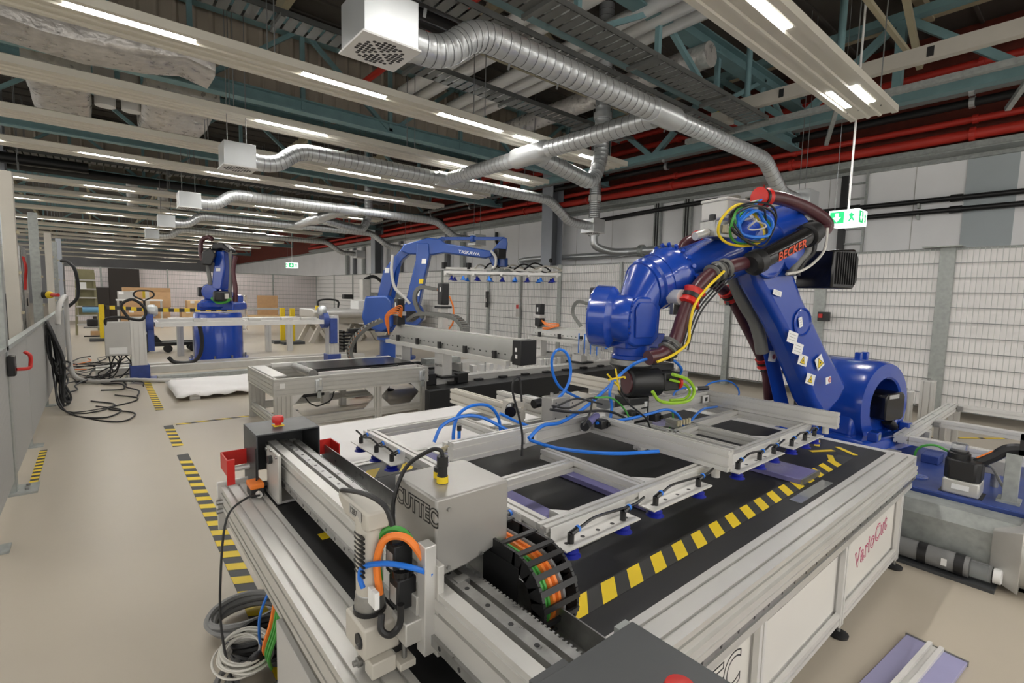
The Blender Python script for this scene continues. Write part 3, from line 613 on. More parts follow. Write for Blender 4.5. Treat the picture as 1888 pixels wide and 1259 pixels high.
o = MB().tube([(XL + .1, 9.4, .95), (XL + .12, 9.5, 1.2), (XL + .16, 10.2, 1.33), (XL + .16, 10.5, 1.2), (XL + .16, 10.5, .6), (XL + .2, 10.3, .12), (-.1, 9.9, .04), (.35, 9.65, .06), (.9, 9.45, .03), (1.9, 9.3, .03), (3.1, 9.25, .03)], .03, 10, 8, rough=.12).build('corrugated_conduit', 'light_grey', None, smooth=True); tag(o, 'grey corrugated conduit arching over the cage and along the floor', 'conduit')
o = MB().tube([(XL, 14.1, 2.0), (XL + .1, 14.0, 2.0), (XL + .22, 13.9, 1.8), (XL + .24, 13.9, 1.3), (XL + .1, 13.9, 1.08), (XL - .1, 13.8, .9), (XL - .1, 13.8, .05)], .032, 8).build('black_hose', 'cable', None, smooth=True); tag(o, 'thick black hose bending down beside the cage uprights', 'hose')
# tangle of cables on the floor around the control box
for k in range(26):
    x0, y0 = R_(-.35, .3), R_(9.9, 12.8); pts = [(x0, y0, .02)]
    a = R_(0, 6.28)
    for j in range(R_(4, 7).__int__()):
        a += R_(-1.2, 1.2); pts.append((min(.5, max(-.42, pts[-1][0] + .28 * math.cos(a))), pts[-1][1] + .4 * math.sin(a), R_(.012, .07)))
    o = MB().tube(pts, R_(.007, .013), 5, 5).build('floor_cable', ('cable', 'cable', 'cable_grey', 'cable')[k % 4] if k != 7 else 'orange', None, smooth=True)
    tag(o, 'dark cable in the tangle on the floor beside the cage' if k != 7 else 'orange cable in the tangle on the floor beside the cage', 'cable', 'tangled floor cables' if k != 7 else None)

# ---------------------------------------------------------------- floor marking tapes
def floor_tape(a, b, w, label, ratio=.5, pitch=.12, slant=.0):
    a = V((*a, 0)); b = V((*b, 0)); d = b - a; L = d.length; d /= L; n = V((-d.y, d.x, 0))
    t = thing('floor_tape', label, 'tape', a, None)
    q = [a - n * w / 2, b - n * w / 2, b + n * w / 2, a + n * w / 2]
    MB().hull([p + V((0, 0, z)) for p in q for z in (.0005, .002)]).build('tape_strip', 'tape_black', t)
    m = int(L / pitch)
    y = MB()
    for k in range(m):
        s0 = k * pitch + .01; c = [a + d * (s0 - slant * w / 2) - n * w / 2, a + d * (s0 + pitch * ratio - slant * w / 2) - n * w / 2, a + d * (s0 + pitch * ratio + slant * w / 2) + n * w / 2, a + d * (s0 + slant * w / 2) + n * w / 2]
        y.add([p + V((0, 0, .003)) for p in c], [(0, 1, 2, 3)])
    y.build('stripes', 'yellow', t)
floor_tape((.55, 7.35), (.57, 9.75), .085, 'short striped floor tape leading to the blue post foot', pitch=.15, slant=.5)
floor_tape((.515, 1.9), (.545, 5.25), .085, 'long striped floor tape beside the work table', pitch=.16, slant=.5)
floor_tape((.545, 5.55), (.55, 6.46), .085, 'striped floor tape at the bend towards the conveyor', pitch=.16, slant=.5)
floor_tape((.62, 6.46), (1.9, 6.42), .06, 'narrow striped floor tape running under the conveyor', pitch=.2, slant=-1.4)
floor_tape((-.42, 5.1), (-.42, 6.1), .05, 'short striped floor tape at the foot of the cage', pitch=.1)
floor_tape((6.3, 1.9), (8.3, .3), .05, 'thin yellow floor tape between big robot and fence', ratio=.8, pitch=.3)
# ================================================================ CUTTING TABLE
t = thing('cutting_table', 'long cutting table with black conveyor belt top and aluminium rails', 'table', (2, 1.5, 0))
ZT = .62
MB().box(.53, 3.6, .765, 2.38, ZT - .05, ZT - .005).build('belt', 'rubber', t)
# left rail, running away from the camera, and its end plate
MB().prof((.462, .25, ZT - .05), (.462, 2.47, ZT - .05), .135, .1, 3, 2).build('end_rail', 'alu', t)
MB().prof((.475, .25, ZT - .145), (.475, 2.47, ZT - .145), .11, .09, 2, 2).build('end_rail', 'alu_soft', t)
e = MB().box(.38, .53, 2.47, 2.485, ZT - .2, ZT + .02).build('end_plate', 'alu', t, .003)
for x, z in ((.40, .6), (.40, .5), (.5, .6), (.4, .45)): MB().cyl((x, 2.485, z), (x, 2.5, z), .012, n=6).build('bolt', 'steel', e)
for z in (.56, .52): MB().cyl((.395, 2.44, z), (.37, 2.44, z), .012, n=8).build('bolt', 'steel', e)
# right rail along the operator side: flat top, groove, guide rail with holes
MB().prof((.3, .7, ZT - .045), (3.62, .7, ZT - .045), .13, .09, 2, 2).build('side_rail', 'alu', t)
MB().prof((.3, .629, ZT - .075), (3.62, .629, ZT - .075), .012, .05, 0, 1, (0, 0, 1), .01, .004).build('side_rail', 'alu', t)
g = MB().box(.3, 3.62, .628, .644, ZT - .125, ZT - .10).build('guide_rail', 'steel', t)
h = MB()
for k in range(30): h.cyl((.5 + k * .105, .6275, ZT - .113), (.5 + k * .105, .6285, ZT - .113), .006, n=8)
h.build('bolt_holes', 'black', g)['kind'] = 'stuff'
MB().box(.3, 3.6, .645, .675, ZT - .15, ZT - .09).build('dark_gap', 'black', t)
MB().prof((.3, .66, ZT - .165), (3.6, .66, ZT - .165), .045, .03, 1, 0).build('lower_rail', 'alu_soft', t)
MB().prof((.9, 2.41, ZT - .05), (3.62, 2.41, ZT - .05), .07, .1, 1, 2).build('back_rail', 'alu', t)
MB().prof((.53, 2.41, ZT - .05), (.9, 2.41, ZT - .05), .07, .09, 1, 2).build('back_rail', 'alu', t)
MB().box(3.6, 3.66, .64, 2.44, ZT - .1, ZT - .004).build('far_rail', 'alu_white', t)
for x in (.85, 1.66, 2.5, 3.42):
    for y in (.665, 2.4):
        p_ = MB().prof((x, y, .06), (x, y, ZT - .18), .05, .05).build('leg', 'alu_white', t)
        MB().cyl((x + .02, y - .01, .012), (x + .02, y - .01, .075), .008, n=8).build('foot_stem', 'steel', p_); MB().lathe([(.04, 0), (.042, .012), (.02, .022)], (x + .02, y - .01, .0), n=14).build('foot', 'black', p_, smooth=True)
for a, b in ((.85, 1.66), (1.66, 2.5), (2.5, 3.42)):
    MB().prof((a + .025, .665, .1), (b - .025, .665, .1), .045, .05).build('bottom_rail', 'alu_white', t)
pn = [MB().box(a + .03, b - .03, .668, .674, .13, zt).build('side_panel', 'side_white', t) for a, b, zt in ((.85, 1.66, .44), (1.66, 2.5, .385), (2.5, 3.42, .44))]
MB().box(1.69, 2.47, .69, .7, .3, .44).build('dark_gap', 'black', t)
text('VarioCut', 'vario', pn[2], (2.74, .6675, .225), (1, 0, .12), (-.14, 0, 1), .125, .0008, outline=.0035, font_w=1.12)
text('VarioCut', 'side_white', pn[2], (2.74, .6667, .225), (1, 0, .12), (-.14, 0, 1), .125, .0006, outline=-.0024, font_w=1.12)
text('CUTTEC', 'black', pn[0], (.93, .6675, .262), (1, 0, 0), (0, 0, 1), .175, .0008, outline=.004, font_w=.93)
text('CUTTEC', 'side_white', pn[0], (.927, .6665, .264), (1, 0, 0), (0, 0, 1), .175, .0006, outline=-.0015, font_w=.93)
# yellow and black tape lying on the belt
tp = thing('belt_tape', 'striped yellow tape stuck along the belt beside the operator rail', 'tape', (1, .93, ZT))
MB().box(.93, 3.3, .86, .934, ZT - .0045, ZT - .0038).build('tape_strip', 'tape_black', tp)
st = MB().prism([(0, 0), (.065, 0), (.141, .074), (.076, .074)], (.96, .86, ZT - .0038), (1, 0, 0), (0, 1, 0), (0, 0, 1), .0008).build('stripe', 'yellow', tp)
rep(st, [(.13 * k, 0, 0) for k in range(1, 17)])
tp = thing('belt_tape', 'striped yellow tape on the belt towards the white sheet', 'tape', (1, 2.25, ZT))
MB().box(.8, 3.4, 2.17, 2.3, ZT - .0045, ZT - .0038).build('tape_strip', 'tape_black', tp)
st = MB().prism([(0, 0), (.07, 0), (.15, .11), (.08, .11)], (.72, 2.18, ZT - .0038), (1, 0, 0), (0, 1, 0), (0, 0, 1), .0008).build('stripe', 'yellow', tp)
rep(st, [(.2 * k, 0, 0) for k in range(1, 14)])
tp = thing('belt_tape', 'torn yellow tape lying askew at the far belt corner', 'tape', (3.4, 1, ZT))
for k, (x, y, a) in enumerate(((3.17, .93, .4), (3.3, 1.02, -.5), (3.42, .93, .9), (3.46, 1.1, .3), (3.3, 1.25, .35), (3.1, 1.33, .3))): MB().obox((x, y, ZT - .003), (.16, .03, .0012), Matrix.Rotation(a, 3, 'Z')).build('stripe', 'yellow', tp)
tp = thing('belt_tape', 'piece of yellow tape on the belt under the cutting head', 'tape', (.63, .8, ZT)); MB().obox((.60, .80, ZT - .0035), (.05, .1, .001), Matrix.Rotation(.2, 3, 'Z')).build('stripe', 'yellow', tp); MB().obox((.6, 1.75, ZT - .0035), (.03, .05, .001)).build('stripe', 'yellow', tp)
o = MB().box(2.35, 2.75, .79, .84, ZT - .0048, ZT - .002).build('glass_strip', 'clear', None); tag(o, 'small pale glass strip lying on the belt by the operator rail', 'glass strip')
# tall grey side panel leaning below the left rail
o = MB().box(.40, .42, .3, 1.62, .0, .45).build('end_cover', 'light_grey', None, .003); tag(o, 'plain grey cover panel closing the table end beside the coiled cables', 'panel')
# coils of cable on the floor beside the table end
def coil(c, r, m, rc, n, label, name='cable_coil', flat=.5, cat='cable coil'):
    t_ = thing(name, label, cat, (c[0], c[1], 0)); 
    for k in range(n):
        rr = r * R_(.8, 1.05); ox, oy = R_(-.02, .02), R_(-.02, .02); tl = R_(-.02, .02)
        MB().tube([(c[0] + ox + rr * math.cos(a * .628), c[1] + oy + rr * flat * 1.6 * math.sin(a * .628), c[2] + rc * (k // 2) * 1.5 + tl * math.sin(a * .628) + rc + .02) for a in range(10)], rc, 6, 4, True).build('loop', m, t_, smooth=True)
    return t_
coil((.47, 2.36, 0), .15, 'cable_grey', .013, 6, 'coil of thick grey cable on the striped floor tape')
coil((.47, 2.12, .02), .12, 'cable', .011, 7, 'coil of black cable against the grey cover panel')
coil((.44, 1.95, .0), .14, 'cable_grey', .012, 4, 'flat coil of grey cable beneath the white bundle')
t_ = coil((.38, 2.0, .07), .085, 'cable_white', .0045, 14, 'tied bundle of thin white cable below the table end', flat=.8)
MB().lathe([(.02, -.03), (.03, 0), (.02, .03)], (.41, 1.93, .12), (1, .3, 0), 10).build('tie', 'black', t_, smooth=True)
for k, (m, yy, r) in enumerate((('tube_blue', 1.84, .005), ('orange', 1.77, .008), ('green', 1.72, .006), ('green', 1.70, .006), ('green', 1.74, .006))):
    pipe([(.44, yy, .44), (.43 - .02 * (k == 0), yy + .03, .33), (.42, yy + .1, .2), (.45, yy + .2, .08)], r, m, ('blue', 'orange', 'green', 'green', 'green')[k] + ' lead dropping from the table rail into the coils', 'cable', 'hanging_lead', 5, 6, 'coloured leads below the rail')

# ================================================================ CUTTING GANTRY
t = thing('cutting_gantry', 'cutting gantry beam with dark end covers spanning the black belt', 'gantry', (.64, 1.4, ZT))
MB().prof((.635, .42, .74), (.635, 2.42, .74), .13, .12, 2, 2).build('beam', 'alu', t)
MB().prof((.592, .42, .805), (.592, 2.4, .805), .035, .02, 0, 0).build('beam_lip', 'alu', t)
lr = MB().box(.622, .650, .46, 2.38, .80, .818).build('linear_rail', 'steel', t)
hb = MB()
for k in range(24): hb.cyl((.636, .5 + k * .08, .8175), (.636, .5 + k * .08, .8187), .006, n=8)
hb.build('bolt_holes', 'black', lr)['kind'] = 'stuff'
lr = MB().box(.562, .570, .46, 2.38, .69, .715).build('linear_rail', 'steel', t)
hb = MB()
for k in range(24): hb.cyl((.5616, .5 + k * .08, .702), (.5625, .5 + k * .08, .702), .006, n=8)
hb.build('bolt_holes', 'black', lr)['kind'] = 'stuff'
rk = MB().box(.672, .694, .5, 2.36, .79, .81).build('gear_rack', 'steel', t)
tb = MB()
for k in range(150): tb.box(.694, .700, .5 + k * .0124, .5062 + k * .0124, .79, .81)
tb.build('rack_teeth', 'steel', rk)['kind'] = 'stuff'
ch = MB().box(.705, .82, .44, 2.4, .70, .704).box(.816, .82, .44, 2.4, .70, .765).build('chain_trough', 'steel', t)
cl = MB()
for k in range(60): cl.box(.715, .74, .98 + k * .0235, .995 + k * .0235, .712, .75)
cl.box(.71, .714, .95, 2.39, .71, .745).box(.738, .742, .95, 2.39, .71, .752).build('lower_chain', 'black', t)['kind'] = 'stuff'
def cover(y0, y1, open_side, btn):
    c = MB().box(.505, .775, y0, y1, .868, .875).box(.505, .511, y0, y1, .62, .868).box(.769, .775, y0, y1, .66, .868)
    yb = y1 if open_side < 0 else y0
    c.box(.511, .769, min(yb, yb + .006 * open_side), max(yb, yb + .006 * open_side), .64, .868)
    k = c.build('end_cover', 'grey_cover', t, .0015)
    b = MB().box(btn[0] - .022, btn[0] + .022, btn[1] - .022, btn[1] + .022, .875, .879).build('button_plate', 'yellow', k)
    MB().lathe([(.014, 0), (.014, .01), (.024, .012), (.026, .03), (.022, .04), (.01, .043)], (btn[0], btn[1], .879), n=18).build('stop_button', 'red', k, smooth=True)
    return k
cover(2.3, 2.54, -1, (.625, 2.42)); cover(.28, .54, 1, (.655, .365))
MB().box(.52, .6, .54, .556, .7, .872).build('cover_lip', 'grey_cover', t); MB().box(.74, .775, .54, .556, .66, .87).build('cover_lip', 'galv', t)
pl = MB().box(.54, .552, 2.1, 2.28, .63, .83).build('mounting_plate', 'alu_soft', t, .002)
MB().box(.54, .62, 2.12, 2.3, .62, .63).build('foot_plate', 'alu', t)
MB().cyl((.54, 2.2, .79), (.525, 2.2, .79), .018, n=14).build('knob', 'black', pl, smooth=True)
for y, z in ((2.12, .82), (2.27, .82), (2.2, .83)): MB().cyl((.54, y, z), (.533, y, z), .007, n=8).build('bolt', 'steel', pl)
hd = MB().box(.40, .505, 2.49, 2.495, .70, .77).box(.40, .405, 2.36, 2.495, .70, .77).box(.40, .43, 2.35, 2.36, .66, .77).build('hand_bracket', 'red', t)
MB().cyl((.42, 2.44, .70), (.51, 2.44, .70), .012, n=8).build('bracket_rod', 'alu', hd)
MB().box(.775, .85, 2.36, 2.365, .72, .79).box(.845, .85, 2.25, 2.365, .72, .79).build('hand_bracket', 'red', t)
sw = thing('limit_switch', 'orange limit switch with black cable on the table corner', 'switch', (.5, 2.3, ZT))
MB().box(.47, .52, 2.25, 2.33, ZT, .655).build('case', 'black', sw, .003); MB().box(.468, .522, 2.248, 2.332, .655, .678).build('cap', 'orange', sw, .004); MB().cyl((.495, 2.24, .64), (.495, 2.215, .64), .012, n=8).build('cable_gland', 'light_grey', sw); MB().cyl((.5, 2.29, .678), (.5, 2.29, .82), .003, n=6).build('plunger', 'black', sw)
pipe([(.495, 2.215, .64), (.44, 2.2, .645), (.36, 2.15, .6), (.325, 2.1, .4), (.315, 2.05, .2), (.33, 1.9, .06), (.38, 1.75, .03)], .0045, 'cable', 'thin black cable curving from the limit switch down to the floor', 'cable', 'switch_cable', 6, 6)
# ---- cutting head carriage
c = thing('cutting_carriage', 'grey steel carriage box marked CUTTEC riding on the gantry', 'carriage', (.7, 1.07, .82))
bx = MB().hull([V((x, y, z)) for x in (.59, .81) for y in (.965, 1.175) for z in (.86, 1.02)] + [V((.59, .965, .825)), V((.68, .965, .83)), V((.59, 1.175, .83)), V((.7, 1.175, .83))]).build('housing', 'grey_box', c, .006)
text('CUTTEC', 'black', c, (.5895, 1.165, .955), (0, -1, 0), (0, 0, 1), .058, .0004, outline=.0034, font_w=.92)
text('CUTTEC', 'grey_box', c, (.5889, 1.1645, .956), (0, -1, 0), (0, 0, 1), .058, .0003, outline=-.0004, font_w=.92)
for x, z in ((.625, .99), (.625, .845), (.72, .85)): MB().cyl((x, .965, z), (x, .959, z), .005, n=8).build('screw', 'steel', c)
for i, (x, y, hh) in enumerate(((.66, 1.05, .07), (.672, 1.085, .03))):
    k = MB().lathe([(.014, 0), (.014, .02), (.0125, .021), (.0125, hh * .6), (.0145, hh * .62), (.0145, hh)], (x, y, 1.02), n=14).build('plug', 'black', c, smooth=True)
    MB().cyl((x, y, 1.0215), (x, y, 1.038), .0152, n=16).build('band', 'yellow', k, smooth=True)
pipe([(.66, 1.05, 1.09), (.655, 1.055, 1.105), (.64, 1.08, 1.10), (.60, 1.13, 1.05), (.565, 1.13, .97), (.55, 1.1, .9)], .0055, 'cable', 'black cable with yellow marker looping from the plug on the carriage', 'cable', 'plug_cable', 6, 8)
MB().box(.573, .59, .925, 1.0, .66, .88).build('slide_plate', 'alu_soft', c, .002)
MB().box(.545, .574, .935, .972, .668, .93).build('slide_rail', 'alu', c, .002)
sl = MB().box(.54, .557, .965, 1.05, .69, .80).build('slide_block', 'alu_soft', c, .002)
for z in (.69, .73, .79): MB().cyl((.573, .958, z), (.570, .958, z), .005, n=8).build('screw', 'steel', c)
for y, z in ((.9, .82), (.9, .70)): MB().box(.63, .665, y + .03, y + .055, z - .02, z).build('bearing_block', 'steel', c)
# ---- oscillating cutting head
d = thing('oscillating_cutter', 'light grey oscillating cutter hanging beside the carriage, labelled 1287', 'tool', (.47, 1.06, .62))
MB().lathe([(.028, 0), (.032, .004), (.032, .2), (.028, .21)], (.475, 1.075, .775), n=24).build('motor_body', 'cream', d, smooth=True)
ar = MB().hull([V((x, y, z)) for x in (.448, .505) for y in (1.03, 1.16) for z in (.955, 1.0)] + [V((.462, 1.235, .965)), V((.49, 1.235, .965)), V((.462, 1.235, .99)), V((.49, 1.235, .99))]).build('arm', 'cream', d, .006)
MB().obox((.446, 1.09, .984), (.001, .07, .024)).build('name_tag', 'grey_paint', ar); text('1287', 'black', ar, (.4452, 1.12, .977), (0, -1, 0), (0, 0, 1), .021, .0003)
MB().hull([(.465, 1.235, .968), (.487, 1.235, .968), (.465, 1.255, .97), (.487, 1.255, .97), (.465, 1.235, .982), (.487, 1.25, .98)]).build('connector', 'white', ar, .002)
v = MB()
for k in range(9): v.obox((.445, 1.062, .94 - k * .0115), (.006, .05, .004))
v.build('cooling_slots', 'black', d)['kind'] = 'stuff'
MB().lathe([(.03, 0), (.036, .004), (.036, .02), (.033, .03), (.034, .04), (.031, .045)], (.475, 1.075, .748), n=22).build('clamp_collar', 'steel', d, smooth=True)
MB().cyl((.475, 1.075, .742), (.475, 1.075, .752), .039, n=22).build('seal', 'black', d, smooth=True)
gb = MB().box(.43, .52, 1.005, 1.115, .668, .742).build('gear_block', 'cream', d, .006); MB().cyl((.43, 1.03, .706), (.426, 1.03, .706), .018, n=16).build('port', 'black', gb, smooth=True); MB().cyl((.428, 1.025, .7), (.42, 1.022, .7), .005, n=8).build('screw', 'steel', gb)
ft = MB().lathe([(.03, 0), (.034, .004), (.034, .03), (.03, .034)], (.475, 1.06, .634), n=20).build('blade_guard', 'cream', d, smooth=True); MB().box(.44, .5, .985, 1.025, .63, .668).build('guard_block', 'cream', d, .003); MB().lathe([(.012, 0), (.012, .01), (.007, .012), (.007, .02)], (.443, 1.05, .64), (-1, 0, 0), 12).build('blade_screw', 'steel', ft, smooth=True)
for k, (y, z) in enumerate(((1.03, .915), (1.012, .84))):
    m_ = MB().box(.505, .553, y - .024, y + .024, z - .075, z).build('servo_motor', 'black_metal', d, .004); MB().lathe([(.026, 0), (.027, .003), (.027, .016), (.02, .018)], (.528, y, z), n=20).build('motor_cap', 'black_gloss', m_, smooth=True); MB().cyl((.528, y, z + .018), (.528, y, z + .019), .013, n=16).build('sticker', 'white', m_); MB().box(.504, .506, y - .015, y + .015, z - .06, z - .02).build('plate', 'light_grey', m_)
MB().box(.505, .55, .95, 1.02, .70, .755).build('spindle_block', 'alu_soft', d, .003); MB().cyl((.52, .985, .65), (.52, .985, .70), .006, n=10).build('spindle', 'steel', d); MB().box(.5, .54, .965, 1.01, .635, .652).build('spindle_foot', 'cream', d, .002)
def hose(pts, r, m, label, name='hose', n=8, sub=7, cat='hose', group=None, **k): return pipe(pts, r, m, label, cat, name, sub, n, group)
hose([(.49, 1.05, .82), (.485, 1.055, .9), (.5, 1.04, .945), (.53, 1.01, .945), (.555, .985, .90), (.58, .965, .86)], .0075, 'green', 'green cable looping over the cutting head motors', 'motor_cable', cat='cable')
hose([(.48, 1.03, .80), (.475, 1.035, .88), (.49, 1.02, .935), (.525, .985, .94), (.555, .955, .89), (.575, .945, .85)], .009, 'orange', 'orange cable looping over the cutting head motors', 'motor_cable', cat='cable')
hose([(.45, 1.055, .815), (.445, 1.06, .84), (.45, 1.05, .868), (.48, 1.0, .888), (.52, .955, .885), (.565, .94, .86)], .0065, 'tube_blue', 'short blue air tube in front of the cutting head', 'air_tube', cat='tube')
hose([(.47, 1.0, .77), (.465, .99, .74), (.48, .975, .73), (.5, .97, .75), (.5, .965, .8)], .008, 'black', 'thick black lead curled under the cutting head plugs', 'motor_cable', cat='cable')
hose([(.475, 1.24, .98), (.46, 1.2, 1.0), (.465, 1.12, 1.02), (.47, 1.05, 1.03), (.48, 1.0, 1.02), (.49, .985, .98)], .006, 'cable', 'black cable lying across the arm of the cutting head', 'head_cable', cat='cable')
for y in (1.0, 1.02): o = MB().box(.45, .462, y - .009, y + .009, .79, .83).build('plug_connector', 'white', None, .002); tag(o, 'small white plug connector in front of the cutting head', 'connector', 'white plug connectors')
# ---- energy chain bending over beside the carriage
e = thing('energy_chain', 'black energy chain full of orange and green cables, bent beside the carriage', 'energy chain', (.87, .85, ZT))
path = [(1.16, .845), (1.07, .85), (.98, .853)] + [(.885 + .095 * math.cos(a), .757 + .095 * math.sin(a)) for a in [math.radians(90 + 18 * k) for k in range(0, 11)]] + [(.95, .662), (1.05, .662)]
path = [(p.x, p.y) for p in spline([V((a, b, 0)) for a, b in path], 1)]
for xs_ in (.765, .875):
    sb = MB()
    for (a, b), (a2, b2) in zip(path, path[1:]):
        dy, dz = a2 - a, b2 - b; l = math.hypot(dy, dz); ny, nz = -dz / l, dy / l
        sb.hull([V((x, yy + ny * q, zz + nz * q)) for x in (xs_ - .004, xs_ + .004) for yy, zz in ((a - dy * .08, b - dz * .08), (a2 + dy * .08, b2 + dz * .08)) for q in (-.022, .022)])
    sb.build('side_links', 'black', e)
for i in range(len(path) - 1):
    (a, b), (a2, b2) = path[i], path[i + 1]; dy, dz = a2 - a, b2 - b; l = math.hypot(dy, dz); n_ = V((0, dz / l, -dy / l)); tn = V((0, dy / l, dz / l))
    cc = V((.82, (a + a2) / 2, (b + b2) / 2))
    MB().obox(cc + n_ * .022, (.12, .014, .006), Matrix((V((1, 0, 0)), tn, V((1, 0, 0)).cross(tn))).transposed()).build('cross_bar', 'black', e)
for k, (x, m, r) in enumerate(((.782, 'green', .007), (.795, 'green', .006), (.811, 'orange', .008), (.829, 'orange', .008), (.846, 'cable_grey', .007))):
    MB().tube([(x, a, b) for a, b in path], r, 6, 3).build('inner_cable', m, e, smooth=True)
MB().box(.757, .760, .86, 1.0, .67, .84).build('chain_wall', 'black', e)
# ================================================================ SUCTION GRIPPER FRAME above the belt
t = thing('suction_gripper', 'aluminium suction gripper frame with dark blue cups over the belt', 'gripper', (2.3, 1.7, .7))
ZL, ZU = .765, .80
for a, b in (((1.04, 1.075), (3.2, 1.075)), ((1.06, 1.45), (1.57, 1.45)), ((1.06, 2.4), (1.98, 2.4)), ((1.6, 2.07), (1.98, 2.07)), ((2.05, 1.45), (2.6, 1.45)), ((2.62, 1.5), (3.2, 1.5)), ((2.4, 2.4), (3.2, 2.4))):
    MB().prof((a[0], a[1], ZL), (b[0], b[1], ZL), .045, .045).build('frame_bar', 'alu', t)
for x, a, b in ((1.065, 1.1, 2.38), (1.59, 1.1, 1.64), (1.6, 1.8, 2.38), (2.38, 1.1, 1.64), (2.62, 1.1, 1.64), (3.2, 1.1, 2.38), (2.45, 1.8, 2.38)):
    MB().prof((x, a, ZL), (x, b, ZL), .05, .045, 1, 1).build('frame_bar', 'alu', t)
for a, b in (((1.12, 1.72, ZU + .035), (1.98, 1.72, ZU + .035)), ((2.02, 1.72, ZU + .035), (3.18, 1.72, ZU + .035))):
    MB().prof(a, b, .045, .09, 1, 2).build('main_beam', 'alu', t)
for x, y0, y1 in ((2.0, .95, 2.5), (3.2, .92, 2.45)):
    MB().prof((x, y0, ZU + .035), (x, y1, ZU + .035), .045, .09, 1, 2).build('main_beam', 'alu', t)
    MB().cyl((x, y0 + .06, ZU - .01), (x, y0 + .06, ZU - .05), .018, n=12).build('stop_foot', 'alu_soft', t, smooth=True)
MB().prof((1.72, 1.95, .86), (1.72, 2.62, .86), .045, .09, 1, 2).build('upper_beam', 'cream', t)
MB().prof((2.9, 2.0, .85), (2.9, 2.7, .85), .045, .09, 1, 2).build('upper_beam', 'cream', t)
for x, y in ((1.93, 1.69), (2.07, 1.69), (3.13, 1.69), (1.55, 1.7)): b_ = MB().box(x - .035, x + .035, y - .012, y - .002, ZU + .01, ZU + .06).build('corner_bracket', 'alu_white', t, .003); MB().box(x - .015, x + .015, y - .0135, y - .012, ZU + .022, ZU + .048).build('bracket_recess', 'black', b_)
for x, y, a in ((1.6, 1.12, 0), (2.62, 1.12, 0), (1.12, 1.1, 0), (3.12, 1.72, 0)):
    MB().prism([(0, 0), (.07, 0), (0, .07)], (x + .025, y - .022, ZL - .02), (1, 0, 0), (0, 1, 0), (0, 0, 1), .04).build('gusset', 'alu_white', t)
def cup(x, y, plate):
    c = MB().lathe([(.012, 0), (.024, -.004), (.02, -.012), (.027, -.018), (.024, -.026), (.034, -.034)], (x, y, ZL - .03), n=16).build('suction_cup', 'cup_blue', t, smooth=True)
    MB().cyl((x, y, ZL - .028), (x, y, ZL + .006), .011, n=10).build('elbow', 'black', c); MB().cyl((x, y, ZL + .004), (x + .03, y, ZL + .012), .009, n=8).build('fitting', 'black_gloss', c); MB().cyl((x + .028, y, ZL + .0115), (x + .036, y, ZL + .0135), .0105, n=8).build('ring', 'tube_blue', c)
def cup_run(xs_, y0, axis):
    lo, hi = min(xs_) - .05, max(xs_) + .06
    if axis == 'x':
        p_ = MB().box(lo, hi, y0 - .05, y0 + .022, ZL - .03, ZL - .025).box(lo, hi, y0 + .018, y0 + .022, ZL - .03, ZL + .02).build('suction_rail', 'alu_white', t)
        for k in range(5): MB().cyl((lo + (hi - lo) * (k + .5) / 5, y0 - .015, ZL - .0255), (lo + (hi - lo) * (k + .5) / 5, y0 - .015, ZL - .0245), .008, n=8).build('slot_hole', 'black', p_)
        for x in xs_: cup(x, y0 - .02, p_)
        MB().tube([(xs_[0], y0 - .02, ZL + .006)] + [(x, y0 - .02, ZL + .014 + .012 * (k % 2)) for k, x in enumerate(sum([[q + .05, q + .12] for q in xs_], []))], .005, 6, 4).build('air_line', 'black_gloss', t, smooth=True)
    else:
        p_ = MB().box(y0 - .05, y0 + .022, lo, hi, ZL - .03, ZL - .025).box(y0 + .018, y0 + .022, lo, hi, ZL - .03, ZL + .02).build('suction_rail', 'alu_white', t)
        for x in xs_: cup(y0 - .02, x, p_)
        MB().tube([(y0 - .02, x, ZL + .014 + .012 * (k % 2)) for k, x in enumerate(sum([[q - .04, q + .06] for q in xs_], []))], .005, 6, 4).build('air_line', 'black_gloss', t, smooth=True)
cup_run((1.1, 1.36), 1.025, 'x'); cup_run((1.56, 1.86), 1.03, 'x'); cup_run((2.2, 2.42, 2.58), 1.03, 'x'); cup_run((2.8, 2.98, 3.12), 1.03, 'x'); cup_run((1.22, 1.42), 1.02, 'y'); cup_run((2.02, 2.18, 2.36), 1.02, 'y')
# sensors, valves and cylinders riding on the frame
def block(label, c, s_, m='grey_box', pins=2, cat='valve block'):
    k = thing('valve_block', label, cat, (c[0], c[1], c[2] - s_[2] / 2)); MB().obox(c, s_).build('body', m, k, .004)
    for i in range(pins): MB().cyl((c[0] - s_[0] * .25 + s_[0] * .5 * i, c[1], c[2] + s_[2] / 2), (c[0] - s_[0] * .25 + s_[0] * .5 * i, c[1], c[2] + s_[2] / 2 + .02), .009, n=10).build('pin', 'steel', k)
    for dx in (-.3, .3):
        for dz in (-.3, .3): MB().cyl((c[0] + dx * s_[0], c[1] - s_[1] / 2, c[2] + dz * s_[2]), (c[0] + dx * s_[0], c[1] - s_[1] / 2 - .001, c[2] + dz * s_[2]), .004, n=8).build('bore', 'black', k)
    return k
block('grey lifting cylinder block between the blue air loops', (1.80, 1.78, .925), (.13, .08, .13)); block('grey lifting cylinder block behind the yellow-green cable', (2.95, 1.80, .95), (.13, .09, .15)); block('flat grey valve bank with black hoses under the robot flange', (2.1, 1.95, .88), (.26, .16, .1), 'cream', 0); block('low grey terminal block beside the frame corner', (2.2, 1.66, .82), (.1, .09, .06), 'grey_paint', 0)
